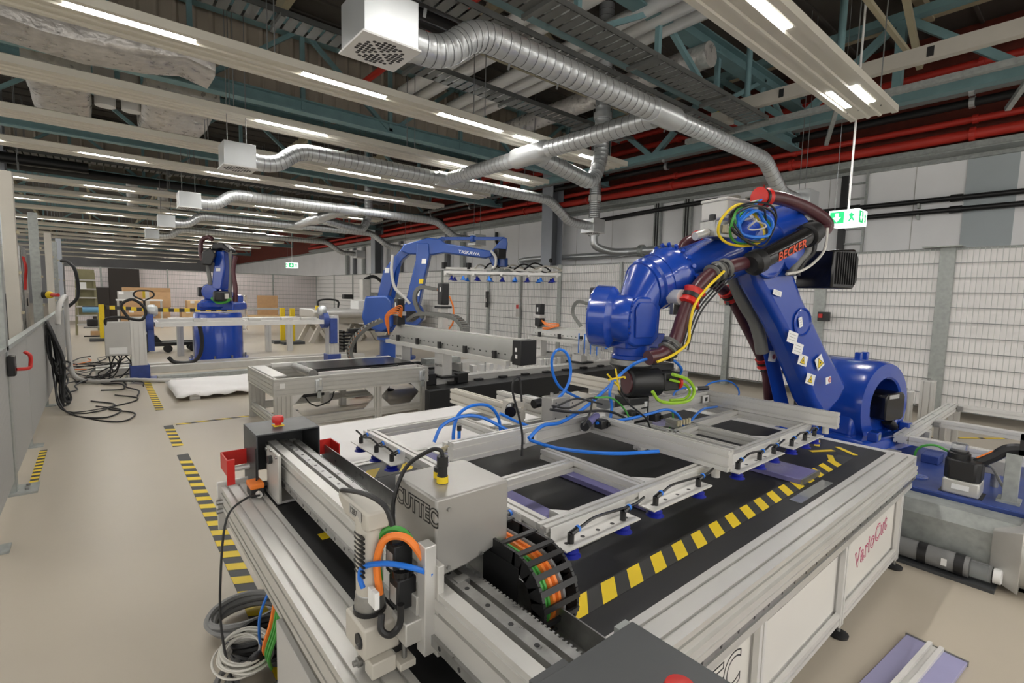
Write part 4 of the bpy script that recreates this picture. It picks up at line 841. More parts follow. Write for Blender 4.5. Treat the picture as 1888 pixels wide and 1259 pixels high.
for c_, l in (((1.95, 1.6, .86), 'black gripper sensor on the middle beam'), ((2.28, 1.66, .85), 'black double sensor below the tool changer'), ((2.42, 1.6, .83), 'black square sensor in front of the green cable')):
    k = thing('sensor', l, 'sensor', c_); MB().obox(c_, (.055, .05, .045)).build('body', 'black', k, .005); MB().cyl((c_[0] + .02, c_[1] - .025, c_[2]), (c_[0] + .02, c_[1] - .035, c_[2]), .012, n=12).build('lens', 'black_gloss', k)
k = thing('vision_lamp', 'dark violet tubular lamp lying on the beam crossing', 'lamp', (1.95, 1.62, .88)); MB().cyl((1.84, 1.6, .875), (1.98, 1.66, .885), .02, n=14).build('tube', 'violet', k, smooth=True); MB().cyl((1.80, 1.58, .872), (1.845, 1.602, .8755), .023, n=14).build('head', 'black', k, smooth=True); MB().obox((2.01, 1.67, .888), (.07, .04, .04)).build('plug', 'light_grey', k, .003)
k = thing('camera_sensor', 'round black vision sensor on the cream beam', 'sensor', (1.71, 2.0, .92)); MB().cyl((1.62, 1.93, .9), (1.66, 1.97, .91), .03, n=16).build('lens', 'black_gloss', k, smooth=True); MB().obox((1.70, 2.0, .915), (.1, .07, .06)).build('body', 'cream', k, .004); MB().cyl((1.80, 1.95, .915), (1.85, 1.95, .92), .025, n=12).build('knob', 'black', k, smooth=True)
k = thing('quick_coupling', 'brass and steel air coupling on a small plate at the frame corner', 'coupling', (1.22, 1.9, .8)); MB().obox((1.22, 1.9, .79), (.16, .1, .006)).build('plate', 'alu_white', k); MB().obox((1.24, 1.88, .812), (.1, .035, .03)).build('manifold', 'alu_soft', k, .002); MB().cyl((1.19, 1.86, .81), (1.16, 1.84, .81), .012, n=10).build('nipple', 'roof_cream', k, smooth=True); MB().cyl((1.27, 1.88, .825), (1.27, 1.88, .87), .008, n=8).build('stub', 'tube_blue', k); MB().cyl((1.27, 1.88, .87), (1.27, 1.88, .895), .011, n=8).build('plug', 'black', k)
k = thing('quick_coupling', 'steel air coupling with blue tubes beyond the frame corner', 'coupling', (3.05, 1.78, .9)); MB().cyl((2.98, 1.78, .9), (3.1, 1.74, .9), .018, n=12).build('manifold', 'alu_soft', k, smooth=True); MB().cyl((3.1, 1.74, .9), (3.2, 1.71, .9), .015, n=10).build('handle', 'black', k, smooth=True)
k = thing('fitting_row', 'row of brass fittings with blue tubes on the inner bar', 'fittings', (2.62, 1.5, .79))
for i in range(5): MB().cyl((2.5 + .03 * i, 1.5, .785), (2.5 + .03 * i, 1.5, .815), .008, n=8).build('fitting', 'roof_cream', k, smooth=True)
# violet plates lying on the belt
for i, (x, y, w, l) in enumerate(((1.3, 1.4, .16, .55), (1.78, 1.45, .12, .6), (2.7, 1.3, .22, .85), (2.95, 2.1, .3, .5), (1.35, 2.1, .16, .4))):
    k = thing('violet_plate', ('violet profile plate on the belt nearest the carriage box', 'narrow violet plate on the belt under the crossing beam', 'broad violet plate on the belt sticking out under the gripper', 'violet plate on the belt below the far main beam', 'violet plate on the belt by the frame corner')[i], 'plate', (x, y, ZT), 'violet plates on the belt')
    MB().box(x - w / 2, x + w / 2, y - l / 2, y + l / 2, ZT - .004, ZT + .022).build('plate', 'violet', k, .003); MB().box(x - w / 2 - .004, x + w / 2 + .004, y - l / 2 - .004, y - l / 2 + .004, ZT - .004, ZT + .024).build('edge_strip', 'steel', k)
# blue air tubes over the frame: each traced in its own upright plane
def tube_y(pp, y, m, r, label, name='air_tube', cat='tube', group='blue air tubes over the gripper'):
    Y = y if isinstance(y, (list, tuple)) else [y] * len(pp)
    return pipe([U(a, b, y=q) for (a, b), q in zip(pp, Y)], r, m, label, cat, name, 6, 7, group)
tube_y([(838, 838), (836, 800), (845, 765), (870, 748), (900, 748), (918, 768), (923, 800), (922, 820)], 1.9, 'tube_blue', .008, 'blue air tube arching high over the frame corner like a hoop')
tube_y([(800, 815), (815, 785), (850, 768), (890, 770), (950, 800), (1010, 822), (1070, 832), (1140, 836), (1215, 832)], [1.9, 1.9, 1.88, 1.85, 1.75, 1.6, 1.4, 1.25, 1.15], 'tube_blue', .008, 'longest blue air tube, crossing two main beams')
tube_y([(1013, 746), (1040, 722), (1052, 690), (1047, 655), (1030, 644), (1018, 660), (1020, 690), (1035, 716), (1070, 735)], [1.78, 1.75, 1.75, 1.75, 1.78, 1.8, 1.82, 1.82, 1.85], 'tube_blue', .0075, 'blue air tube standing up in a tall loop')
tube_y([(975, 808), (1000, 785), (1035, 778), (1080, 750), (1120, 715), (1150, 685), (1175, 668), (1205, 660), (1240, 664), (1256, 680), (1250, 693), (1232, 695)], [1.6, 1.62, 1.65, 1.68, 1.7, 1.68, 1.62, 1.58, 1.6, 1.62, 1.65, 1.66], 'tube_blue', .009, 'blue air tube rising over the tool changer to its red port')
tube_y([(922, 762), (960, 780), (1000, 790), (1040, 788), (1070, 776), (1065, 765), (1045, 757), (1028, 762), (1028, 772), (1050, 780), (1090, 780), (1130, 768)], [1.75] * 12, 'tube_blue', .007, 'blue air tube curling flat between the sensors')
tube_y([(1100, 780), (1160, 772), (1200, 762), (1230, 755), (1250, 765), (1260, 785), (1265, 797)], [1.6, 1.6, 1.58, 1.56, 1.54, 1.52, 1.5], 'tube_blue', .008, 'blue air tube ending in the row of brass fittings')
tube_y([(1268, 795), (1275, 775), (1295, 755), (1320, 750), (1340, 748)], [1.5, 1.52, 1.56, 1.62, 1.68], 'tube_blue', .007, 'blue air tube from the brass fittings to the far bracket')
tube_y([(1300, 735), (1296, 720), (1310, 706), (1340, 702), (1358, 712), (1362, 728), (1345, 738), (1315, 735)], [1.8] * 8, 'tube_blue', .006, 'blue air tube coiled behind the far main beam')
tube_y([(1240, 740), (1245, 722), (1270, 714), (1300, 718), (1325, 730)], [1.75] * 5, 'tube_blue', .006, 'thin blue air tube between tool changer and far coupling')
tube_y([(1122, 790), (1128, 750), (1124, 725), (1130, 700)], [1.66] * 4, 'tube_blue', .008, 'blue air tube dropping straight below the tool changer')
tube_y([(1096, 733), (1130, 735), (1155, 760), (1165, 790), (1180, 802), (1220, 800), (1240, 780), (1240, 760)], [1.62] * 8, 'green', .005, 'green cable drooping across the middle of the frame', 'signal_cable', 'cable', None)
tube_y([(1240, 690), (1268, 700), (1280, 720), (1270, 738), (1240, 743), (1215, 738), (1203, 722)], [1.55] * 7, 'lime', .010, 'thick yellow-green earth cable looped below the red port', 'earth_cable', 'cable', None)
tube_y([(1236, 700), (1262, 708), (1272, 722), (1262, 735), (1235, 738)], [1.58] * 5, 'lime', .008, 'thinner yellow-green cable inside the loop', 'earth_cable', 'cable', None)
for k, pp in enumerate(([(1020, 752), (1060, 735), (1090, 740), (1110, 745)], [(1015, 755), (1060, 760), (1120, 758), (1160, 775), (1190, 800), (1210, 830), (1240, 842)], [(1018, 748), (1050, 752), (1085, 735), (1100, 735)], [(962, 840), (963, 800), (955, 760), (945, 720), (948, 700), (958, 698), (962, 740)], [(1140, 720), (1160, 745), (1190, 770), (1200, 790), (1212, 795)], [(1092, 738), (1088, 760), (1075, 785)])):
    tube_y(pp, 1.66 - .02 * k, 'cable', .005 if k != 1 else .007, ('thin black wire from the grey block to the valve bank', 'black cable slanting across two beams of the frame', 'black wire arching above the valve bank', 'thin black sensor wire standing up like an antenna', 'black wire hanging in front of the tool changer', 'short black wire below the green cable')[k], 'signal_cable', 'cable', None)
for k, pp in enumerate(([(1120, 690), (1140, 712)], [(1122, 700), (1150, 695)], [(1135, 680), (1142, 722)])): tube_y(pp + [(pp[1][0] + 2, pp[1][1] + 3)], 1.66, 'yellow', .005, 'yellow cable tie tail beside the tool changer', 'cable_tie', 'cable tie', 'yellow cable ties')

# ================================================================ BIG BLUE HANDLING ROBOT
RP = (4.75, 1.3); RD = V((2.5 - 4.75, 1.78 - 1.3, 0)).normalized(); RN = V((RD.y, -RD.x, 0)) * -1   # RN points to the camera side
if RN.y > 0: RN = -RN
UP = V((0, 0, 1))
def G(u, z, w=0.): return V((RP[0], RP[1], 0)) + RD * u + RN * w + UP * z
def RB(px, py, w=0.):
    q = V((RP[0], RP[1], 0)) + RN * w; return U(px, py, pl=((q.x, q.y), (RD.x, RD.y)))
r = thing('handling_robot', 'big glossy blue robot arm with dark red hoses reaching over the table', 'robot', (RP[0], RP[1], .37))
def rprism(poly, w0, w1, name, m, bevel=.03, seg=3): return MB().prism(poly, G(0, 0, w0), RD, UP, RN, w1 - w0).build(name, m, r, bevel, seg=seg)
# foot and turning base
MB().hull([G(u, z, w) for u, z, w in ((-.42, .37, -.38), (-.42, .37, .36), (.4, .37, -.38), (.4, .37, .36), (-.38, .47, -.34), (-.38, .47, .3), (.34, .47, -.34), (.34, .47, .3))]).build('foot', 'blue', r, .02)
bs = MB().lathe([(.02, -.3), (.34, -.3), (.36, -.26), (.36, .16), (.345, .2), (.24, .21), (.225, .2), (.225, .03), (.02, .03)], G(-.13, .68, 0), RN, 40).build('shoulder_housing', 'blue', r, smooth=True)
MB().hull([G(u, z, w) for u, z in ((-.46, .45), (.26, .45), (.2, .7), (-.46, .66)) for w in (-.28, .16)]).build('turret', 'blue', r, .03)
MB().lathe([(.3, 0), (.3, .06)], G(-.08, .40, -.04), UP, 32).build('slew_ring', 'blue', r, smooth=True)
for u, w in ((.2, .3), (-.4, .24)): b_ = MB().obox(G(u, .5, w), (.1, .07, .07)).build('stop_lug', 'blue', r, .008); MB().obox(G(u, .5, w + .036), (.05, .006, .04)).build('lug_face', 'galv', b_)
for k, u in enumerate((-.28, -.18)): MB().obox(G(u, 1.04, -.05), (.05, .05, .1)).build('lifting_lug', 'blue', r, .008)
# shoulder motor
mt = MB().hull([G(u, z, w) for u, z in ((.0, .6), (.0, .78), (-.03, .8), (-.25, .8), (-.28, .77), (-.28, .6), (-.25, .58), (-.03, .58)) for w in (.03, .27)]).build('shoulder_motor', 'black_gloss', r, .01)
MB().cyl(G(-.27, .69, .16), G(-.37, .69, .16), .075, .06, 18).build('motor_end', 'black', mt, .006, True); MB().obox(G(-.1, .775, .275), (.14, .004, .03), Matrix((RD, RN, UP)).transposed()).build('type_plate', 'grey_paint', mt)
MB().cyl(G(-.18, .56, .2), G(-.28, .5, .2), .04, n=12).build('plug', 'black', mt, smooth=True)
# lower arm and its parallel link
def rplate(pp, w0, w1, name, m, bevel=.03, seg=3):
    f_ = [RB(a, b, w1) for a, b in pp]; n = len(f_); vs = [p - RN * (w1 - w0) for p in f_] + f_
    return MB().add(vs, [tuple(range(n - 1, -1, -1)), tuple(range(n, 2 * n))] + [(i, (i + 1) % n, n + (i + 1) % n, n + i) for i in range(n)]).build(name, m, r, bevel, seg=seg)
la = rplate([(1400, 465), (1392, 492), (1400, 524), (1418, 556), (1443, 602), (1464, 650), (1484, 700), (1500, 744), (1520, 775), (1548, 745), (1566, 712), (1552, 686), (1526, 640), (1504, 592), (1482, 545), (1470, 510), (1462, 470), (1430, 450)], -.03, .15, 'lower_arm', 'blue', .05, 4)
MB().lathe([(.02, .15), (.095, .15), (.1, .16), (.09, .165), (.082, .155), (.02, .153)], RB(1478, 594, .15) - RN * .15, RN, 28).build('arm_recess', 'blue', la, smooth=True)
MB().hull(disc(RB(1402, 570, -.2), RN, .075) + disc(RB(1402, 570, -.1), RN, .075) + disc(RB(1448, 775, -.2), RN, .08) + disc(RB(1448, 775, -.1), RN, .08)).build('parallel_link', 'blue', r, .02)
MB().hull(disc(RB(1420, 462, -.2), RN, .2) + disc(RB(1420, 462, .2), RN, .18)).build('elbow_housing', 'blue', r, .03)
MB().lathe([(.02, 0), (.1, 0), (.12, .02), (.12, .06), (.06, .08)], RB(1450, 468, .14), RN, 28).build('elbow_cover', 'blue', r, smooth=True)
# elbow motor with finned housing
mt = MB().hull([G(u, z, w) for u, z in ((.84, 1.60), (.84, 1.86), (.58, 1.88), (.53, 1.82), (.53, 1.66), (.58, 1.60)) for w in (.0, .26)]).build('elbow_motor', 'black_gloss', r, .012)
fin = MB()
for k in range(9): fin.obox(G(.80 - .028 * k, 1.74, .262), (.008, .01, .22), Matrix((RD, RN, UP)).transposed())
fin.build('cooling_fins', 'black', mt); MB().lathe([(.08, 0), (.07, .05), (.03, .06)], G(.54, 1.75, .13), -RD, 6).build('motor_end', 'black', mt)
# stickers on the arm
def sticker(px, py, s_, kind, w=.163, rot=-.55):
    p_ = RB(px, py, w); e1 = (RD * -1 * math.cos(rot) + UP * math.sin(rot)).normalized(); e2 = RN.cross(e1)
    if e2.z < 0: e2 = -e2
    n_ = RN
    k = MB().prism([(-s_[0] / 2, -s_[1] / 2), (s_[0] / 2, -s_[1] / 2), (s_[0] / 2, s_[1] / 2), (-s_[0] / 2, s_[1] / 2)], p_, e1, e2, n_, .002).build('sticker', 'white', la)
    if kind == 'tri':
        h_ = s_[1] * .42; MB().prism([(-h_, -h_ * .8), (h_, -h_ * .8), (0, h_)], p_ + n_ * .002, e1, e2, n_, .0005).build('symbol', 'black', k); MB().prism([(-h_ * .8, -h_ * .68), (h_ * .8, -h_ * .68), (0, h_ * .76)], p_ + n_ * .0026, e1, e2, n_, .0004).build('symbol', 'yellow', k); MB().prism([(-h_ * .3, -h_ * .4), (h_ * .3, -h_ * .2), (.0, h_ * .2)], p_ + n_ * .0031, e1, e2, n_, .0003).build('symbol', 'black', k)
    elif kind == 'text':
        for q in range(3): MB().prism([(-s_[0] * .35, s_[1] * (.22 - .24 * q)), (s_[0] * .3, s_[1] * (.22 - .24 * q)), (s_[0] * .3, s_[1] * (.27 - .24 * q)), (-s_[0] * .35, s_[1] * (.27 - .24 * q))], p_ + n_ * .002, e1, e2, n_, .0004).build('print', 'grey_paint', k)
    elif kind == 'ban':
        MB().lathe([(.018, 0), (.018, .0006), (.013, .0006), (.013, 0)], p_ + n_ * .002 + e1 * .015, n_, 20).build('symbol', 'red', k)
sticker(1461, 622, (.11, .08), 'text', rot=-.25); sticker(1471, 643, (.11, .08), 'text', rot=-.25); sticker(1480, 664, (.105, .075), 'tri', rot=-.25); sticker(1494, 699, (.105, .075), 'tri', rot=-.25); sticker(1511, 668, (.085, .095), 'tri', rot=.55); sticker(1476, 594, (.04, .07), 'text', rot=.3); sticker(1433, 540, (.09, .035), 'text', rot=-.2); sticker(1527, 701, (.06, .05), 'ban', w=.215, rot=.15); sticker(1424, 657, (.085, .08), 'ban', w=-.08, rot=-.15)
# forearm
f0, f1 = G(1.16, 1.93), G(2.08, 1.64); fd = (f1 - f0).normalized()
MB().hull(disc(f0 - fd * .12 + RN * .02, fd, .21, 28) + disc(f0 + fd * .3, fd, .19, 28)).build('forearm_housing', 'blue', r, .02)
MB().lathe([(.19, 0), (.165, .06), (.15, .35), (.145, .62), (.175, .66), (.185, .68), (.185, .74), (.17, .76), (.17, .82)], f0 + fd * .28, fd, 32).build('forearm_tube', 'blue', r, smooth=True)
bl = MB()
for k in range(22): bl.cyl(f0 + fd * .955 + (frame(fd) @ V((math.cos(k * .2856), math.sin(k * .2856), 0))) * .18, f0 + fd * .965 + (frame(fd) @ V((math.cos(k * .2856), math.sin(k * .2856), 0))) * .205, .012, n=6)
bl.build('flange_bolts', 'blue', r)['kind'] = 'stuff'
MB().lathe([(.165, 0), (.165, .06), (.15, .07), (.15, .1)], f0 + fd * 1.1, fd, 28).build('wrist_ring', 'blue', r, smooth=True)
# wrist: bent housing, drum, fork and tool neck
wc = RB(1165, 590); wdr = RB(1128, 585); 
MB().hull(disc(f0 + fd * 1.2, fd, .145, 24) + disc(wc + RD * -.03 + UP * .05, V((RD.x * .5, RD.y * .5, -.5)), .13, 24)).build('wrist_housing', 'blue', r, .015)
ax = V((-.42, .9, .05)).normalized()
MB().lathe([(.02, -.06), (.12, -.06), (.135, -.03), (.135, .03), (.17, .05), (.178, .06), (.178, .15), (.165, .165), (.02, .165)], wdr + UP * .0 - ax * .06, ax, 40).build('wrist_drum', 'blue', r, smooth=True)
bl = MB()
for k in range(14):
    q = frame(ax) @ V((math.cos(k * .45), math.sin(k * .45), 0)); bl.cyl(wdr - ax * .06 - ax * .055 + q * .1, wdr - ax * .06 - ax * .07 + q * .1, .009, n=6)
bl.build('drum_bolts', 'blue', r)['kind'] = 'stuff'
pc = RB(1190, 590, .13)
MB().prism([(-.115, -.13), (-.07, -.15), (.06, -.15), (.11, -.1), (.115, .08), (.07, .13), (-.06, .13), (-.115, .08)], pc - RN * .22, RD * -1, UP, RN, .22).build('wrist_fork', 'blue', r, .012)
MB().prism([(-.075, -.1), (.05, -.1), (.08, -.06), (.08, .06), (.04, .1), (-.05, .1), (-.08, .06)], pc, RD * -1, UP, RN, .012).build('fork_cover', 'blue', r, .004)
nk = RB(1165, 640); 
MB().hull([nk + RD * a + RN * b + UP * c for a, b, c in ((-.15, .12, .09), (.15, .12, .09), (-.15, -.12, .09), (.15, -.12, .09), (-.13, .1, 0), (.13, .1, 0), (-.13, -.1, 0), (.13, -.1, 0))]).build('wrist_base', 'blue', r, .01)
MB().lathe([(.11, .03), (.11, -.04), (.118, -.045), (.118, -.065)], nk, UP, 28).build('wrist_neck', 'blue', r, smooth=True)
MB().lathe([(.124, 0), (.124, .03)], nk - UP * .098, UP, 30).build('tool_flange', 'steel', r, smooth=True)
# tool changer hanging on the flange
k = thing('tool_changer', 'black tool changer with red port under the robot flange', 'tool changer', nk - UP * .3)
MB().hull(disc(nk - UP * .1, UP, .13, 24) + disc(nk - UP * .135 + RD * .0, UP, .1, 24)).build('adapter', 'black', k, .006)
c0 = nk - UP * .2
hd_ = MB().cyl(c0 + RN * .05 + RD * .07, c0 + RN * .09 - RD * .13, .085, n=24).build('swivel_head', 'black', k, .01, True)
MB().cyl(c0 + RN * .055 + RD * .066, c0 + RN * .052 + RD * .078, .065, n=20).build('swivel_bore', 'hose', hd_, smooth=True)
bx_ = MB().obox(c0 + RN * .11 - RD * .17 + UP * .01, (.12, .12, .11), Matrix((RD, RN, UP)).transposed()).build('port_box', 'black', k, .008); pp_ = c0 + RN * .14 - RD * .235 + UP * .0
MB().cyl(pp_ + RD * .01, pp_ - RD * .008, .045, n=20).build('port_seal', 'red', bx_, smooth=True); MB().obox(c0 + RN * .05 - RD * .15 + UP * .085, (.2, .1, .04), Matrix((RD, RN, UP)).transposed()).build('port_bracket', 'black_metal', bx_, .004)
lo = MB().obox(nk - UP * .36 + RN * .02, (.16, .13, .15), Matrix((RD, RN, UP)).transposed()).build('lock_body', 'black', k, .008)
for a, z in ((-.05, -.33), (-.05, -.39), (.0, -.4)): MB().obox(nk + UP * z + RN * .087 + RD * a, (.022, .003, .03), Matrix((RD, RN, UP)).transposed()).build('label_plate', 'white', lo)
MB().obox(nk - UP * .45, (.2, .2, .03), Matrix((RD, RN, UP)).transposed()).build('mount_plate', 'steel', k, .004)
MB().obox(nk - UP * .27, (.08, .08, .06)).build('neck', 'black_metal', k)
# hoses and dress pack
HG = 'dark red hoses of the big robot'
hose([RB(a, b, .24) for a, b in ((1195, 660), (1222, 652), (1244, 628), (1258, 590), (1275, 548), (1305, 510), (1345, 492), (1385, 482))], .040, 'hose', 'thick dark red hose from the tool changer up along the forearm', 'robot_hose', 14, 8, group=HG)
hose([RB(a, b, .2) for a, b in ((1412, 362), (1440, 366), (1475, 378), (1508, 396), (1524, 412), (1520, 424), (1500, 427))], .042, 'hose', 'dark red hose arching from the top clamp into the black tube', 'robot_hose', 14, 8, group=HG)
hose([RB(a, b, -.28) for a, b in ((1296, 440), (1268, 446), (1256, 466), (1268, 492), (1310, 520), (1345, 545), (1375, 600), (1402, 655), (1414, 690), (1418, 735))], .040, 'hose', 'dark red hose looping behind the forearm and down to the base', 'robot_hose', 14, 8, group=HG)
def clampring(px, py, w, dpx, r_, m, label, l=.05):
    c_ = RB(px, py, w); d_ = (RB(px + dpx[0], py + dpx[1], w) - c_).normalized()
    q = thing('hose_clamp', label, 'hose clamp', c_, None); MB().lathe([(r_ * .98, -l), (r_ * 1.22, -l * .9), (r_ * 1.02, -l * .5), (r_ * 1.02, l * .5), (r_ * 1.22, l * .9), (r_ * .98, l)], c_, d_, 20).build('clamp', m, q, smooth=True); MB().lathe([(r_ * 1.12, -l * .25), (r_ * 1.12, l * .25)], c_, d_, 20).build('band', 'black', q, smooth=True); MB().obox(c_ - UP * (r_ * 1.2), (.03, .03, .04)).build('foot', 'black_metal', q)
clampring(1275, 548, .24, (8, -16), .052, 'red', 'red flanged hose clamp beside the wrist'); clampring(1406, 364, .2, (16, 2), .05, 'red', 'red hose clamp topmost over the cable loops', .04); clampring(1290, 440, -.28, (10, -2), .05, 'red', 'red hose clamp on the loop behind the forearm', .03); clampring(1344, 543, -.28, (10, 14), .05, 'red', 'red hose clamp in front of the parallel link'); clampring(1408, 668, -.28, (4, 16), .048, 'red', 'red hose clamp low on the descending hose', .04)
clampring(1318, 503, .24, (14, -8), .05, 'hose_grey', 'grey hose clamp on the forearm, nearer the wrist', .03); clampring(1332, 497, .24, (14, -6), .05, 'hose_grey', 'grey hose clamp on the forearm, nearer the black tube', .03); clampring(1236, 640, .24, (6, -8), .05, 'hose_grey', 'grey hose clamp above the tool changer', .03)
k = thing('hose_retractor', 'black tubular hose retractor lettered BECKER in red', 'hose retractor', RB(1445, 455, .3)); a_, b_ = RB(1388, 486, .28), RB(1500, 428, .28); ad = (b_ - a_).normalized()
bd = MB().cyl(a_, b_, .062, n=28).build('tube', 'black_gloss', k, smooth=True); MB().lathe([(.05, -.02), (.075, 0), (.075, .06), (.062, .07)], a_, ad, 24).build('end_collar', 'black', k, smooth=True); MB().lathe([(.062, -.09), (.078, -.08), (.078, -.03), (.065, -.02), (.065, .02)], b_, ad, 24).build('end_collar', 'black', k, smooth=True)
tn_ = (RN * .9 - UP * .25).normalized(); tn_ = (tn_ - ad * tn_.dot(ad)).normalized(); tv = ad.cross(tn_); tv = tv if tv.z > 0 else -tv; rt = tv.cross(tn_ * -1); 
text('BECKER', 'becker', k, a_ + ad * .155 + tn_ * .0632 - tv * .028, ad, tv, .078, .0008, outline=.0012, font_w=1.05)
for q in (.1, .42): MB().obox(a_ + ad * q - tn_ * .06 - UP * .05, (.05, .06, .06)).build('saddle', 'black_metal', k, .004)
# cable loops, box and valves on top of the elbow
for i, (m, rr_, dx, rc) in enumerate((('yellow', .19, -8, .008), ('green', .17, 0, .008), ('tube_blue', .15, 4, .010), ('cable', .18, 4, .007), ('cable', .2, 6, .006), ('cable', .16, -2, .006), ('tube_blue', .12, 0, .009), ('cable_white', .05, -2, .005))):
    c_ = RB(1382 + dx, 415 - .0, .3); pts = []
    for j in range(12):
        a = j * math.pi / 6; pts.append(c_ + RD * rr_ * math.cos(a) + UP * rr_ * .62 * math.sin(a) + RN * (.03 * math.sin(2 * a + i) + .01 * i - .02))
    o = MB().tube(pts, rc, 7, 4, True).build('cable_loop', m, None, smooth=True); tag(o, ('yellow', 'green', 'blue', 'black', 'outermost black', 'inner black', 'small blue', 'tiny white')[i] + ' cable loop on top of the robot elbow', 'cable loop', 'cable loops on the elbow')
for m, w_, l, px0 in (('green', .22, 'green cable running from the top clamp into the loops', 0), ('tube_blue', .24, 'blue tube running from the top clamp into the loops', 6), ('cable_white', .2, 'white cable arching from the top clamp to the valve box', -10)):
    hose([RB(1404, 368, w_), RB(1385 + px0, 378, w_), RB(1362 + px0, 400, w_), RB(1352 + px0, 420, w_)], .008, m, l, 'dress_cable', 7, 6, cat='cable')
hose([RB(a, b, .3) for a, b in ((1335, 500), (1300, 535), (1280, 565), (1272, 600), (1268, 632), (1240, 655), (1212, 667))], .008, 'yellow', 'yellow cable following the hose beside the wrist', 'dress_cable', 7, 7, cat='cable')
for q in range(3): hose([RB(a + 5 * q, b + 3 * q, .27) for a, b in ((1345, 500), (1305, 540), (1282, 570), (1266, 610), (1258, 640))], .005, 'cable', 'thin black cable hanging along the hose beside the wrist', 'dress_cable', 6, 6, cat='cable', group='thin black cables at the wrist')
hose([RB(a, b, .26) for a, b in ((1526, 420), (1520, 460), (1500, 485), (1475, 500), (1450, 505))], .009, 'cable_white', 'pale cable bowing from the hose bend to the elbow motor', 'dress_cable', 7, 7, cat='cable')
for px0, l in ((1466, 'grey fabric sleeve bending into the elbow motor'), (1478, 'black ribbed lead bending into the elbow motor')):
    hose([RB(px0 + a, b, .2) for a, b in ((24, 444), (20, 465), (6, 480), (-6, 498), (-8, 508))], .03 if px0 < 1470 else .02, 'hose_grey' if px0 < 1470 else 'black', l, 'motor_lead', 10, 7, cat='hose')
hose([RB(a, b, -.1) for a, b in ((1352, 510), (1362, 540), (1378, 570), (1390, 590), (1400, 620), (1405, 650))], .045, 'hose_grey', 'grey sleeve bending down from forearm to parallel link', 'motor_lead', 10, 7, cat='hose')
k = thing('connection_box', 'pale grey connection box on top of the forearm', 'box', RB(1340, 395, 0)); c_ = RB(1342, 392, -.05); Rm = Matrix((RD, RN, UP)).transposed()
MB().obox(c_, (.28, .2, .12), Rm).build('housing', 'light_grey', k, .012); MB().obox(c_ + UP * .065, (.29, .21, .02), Rm).build('lid', 'light_grey', k, .006)
for q in range(4): MB().cyl(c_ + RD * (.12 - .06 * q) + RN * .1 - UP * .03, c_ + RD * (.12 - .06 * q) + RN * .13 - UP * .03, .012, n=10).build('gland', 'steel', k, smooth=True)
k = thing('valve_unit', 'dull steel valve unit with pipe stub on top of the forearm', 'valve', RB(1320, 425, .1)); c_ = RB(1325, 425, .12); MB().obox(c_, (.2, .12, .1), Rm).build('body', 'steel', k, .006); MB().cyl(c_ + RD * .1 + UP * -.02, c_ + RD * .2 - UP * .05, .025, n=14).build('stub', 'alu', k, smooth=True); MB().cyl(c_ + RD * .06 + UP * .05, c_ + RD * .06 + UP * .09, .02, n=12).build('knob', 'black', k, smooth=True); MB().obox(c_ + RN * .07, (.08, .03, .05), Rm).build('solenoid', 'roof_cream', k, .004)
k = thing('clamp_saddle', 'steel and black hose saddle bolted to the wrist', 'bracket', RB(1248, 545, .17)); c_ = RB(1246, 548, .17); MB().cyl(c_ - RN * .03, c_ + RN * .05, .045, n=18).build('disc', 'alu', k, smooth=True); MB().obox(c_ - RD * .06 + RN * .03, (.12, .04, .05), Rm).build('arm', 'black', k, .004); MB().obox(c_ - UP * .06, (.06, .03, .08), Rm).build('plate', 'steel', k, .003)
# ================================================================ ROBOT TRACK AND THINGS TO ITS RIGHT
t = thing('robot_track', 'grey steel track cover carrying the blue robot carriage', 'track', (4.4, .6, 0))
MB().prism([(3.69, 0), (3.69, .27), (3.73, .34), (3.86, .345), (3.86, 0)], (0, -.9, 0), (1, 0, 0), (0, 0, 1), (0, 1, 0), 5.2).build('cover', 'galv', t)
MB().box(3.69, 3.8, -.9, 4.3, 0, .02).build('floor_flange', 'galv', t)
MB().box(3.88, 4.0, -.9, 4.3, .2, .3).build('rail', 'alu', t); MB().box(4.95, 5.07, -.9, 4.3, .2, .3).build('rail', 'alu', t); MB().box(3.87, 5.1, -.9, 4.3, 0, .2).build('bed', 'grey_cover', t)
t = thing('robot_carriage', 'blue steel carriage plate under the big robot', 'carriage', (4.5, .9, .3))
MB().box(3.87, 5.2, .1, 1.85, .3, .37).build('plate', 'blue_plate', t, .006)
MB().obox((4.62, .72, .40), (.18, .1, .06)).build('block', 'blue_plate', t, .006); MB().obox((5.05, .98, .41), (.1, .08, .08)).build('block', 'blue_plate', t, .006); MB().obox((4.5, .95, .385), (.25, .1, .03)).build('clamp_plate', 'alu_soft', t, .004)
MB().lathe([(.07, 0), (.07, .004), (.055, .005)], (4.12, .72, .37), n=20).build('bore', 'blue', t, smooth=True)
t = thing('servo_motor', 'upright black servo motor with clear cap on the blue carriage', 'motor', (4.0, .47, .37))
MB().obox((4.0, .47, .415), (.17, .17, .09)).build('gearbox', 'alu_soft', t, .01); MB().obox((3.912, .47, .42), (.004, .08, .03)).build('type_plate', 'white', t)
MB().hull([V((4.0 + a * .085, .47 + b * .06, z)) for a in (-1, 1) for b in (-1, 1) for z in (.46, .58)] + [V((4.0 + a * .06, .47 + b * .085, z)) for a in (-1, 1) for b in (-1, 1) for z in (.46, .58)]).build('motor_body', 'black', t, .008)
MB().lathe([(.055, 0), (.055, .03), (.045, .035), (.045, .045)], (4.0, .5, .58), n=20).build('encoder', 'black', t, smooth=True); MB().lathe([(.04, 0), (.04, .04), (.03, .045)], (4.0, .5, .625), n=18).build('cap', 'clear', t, smooth=True)
MB().box(3.92, 4.08, .37, .57, .36, .372).build('flange', 'black_metal', t)
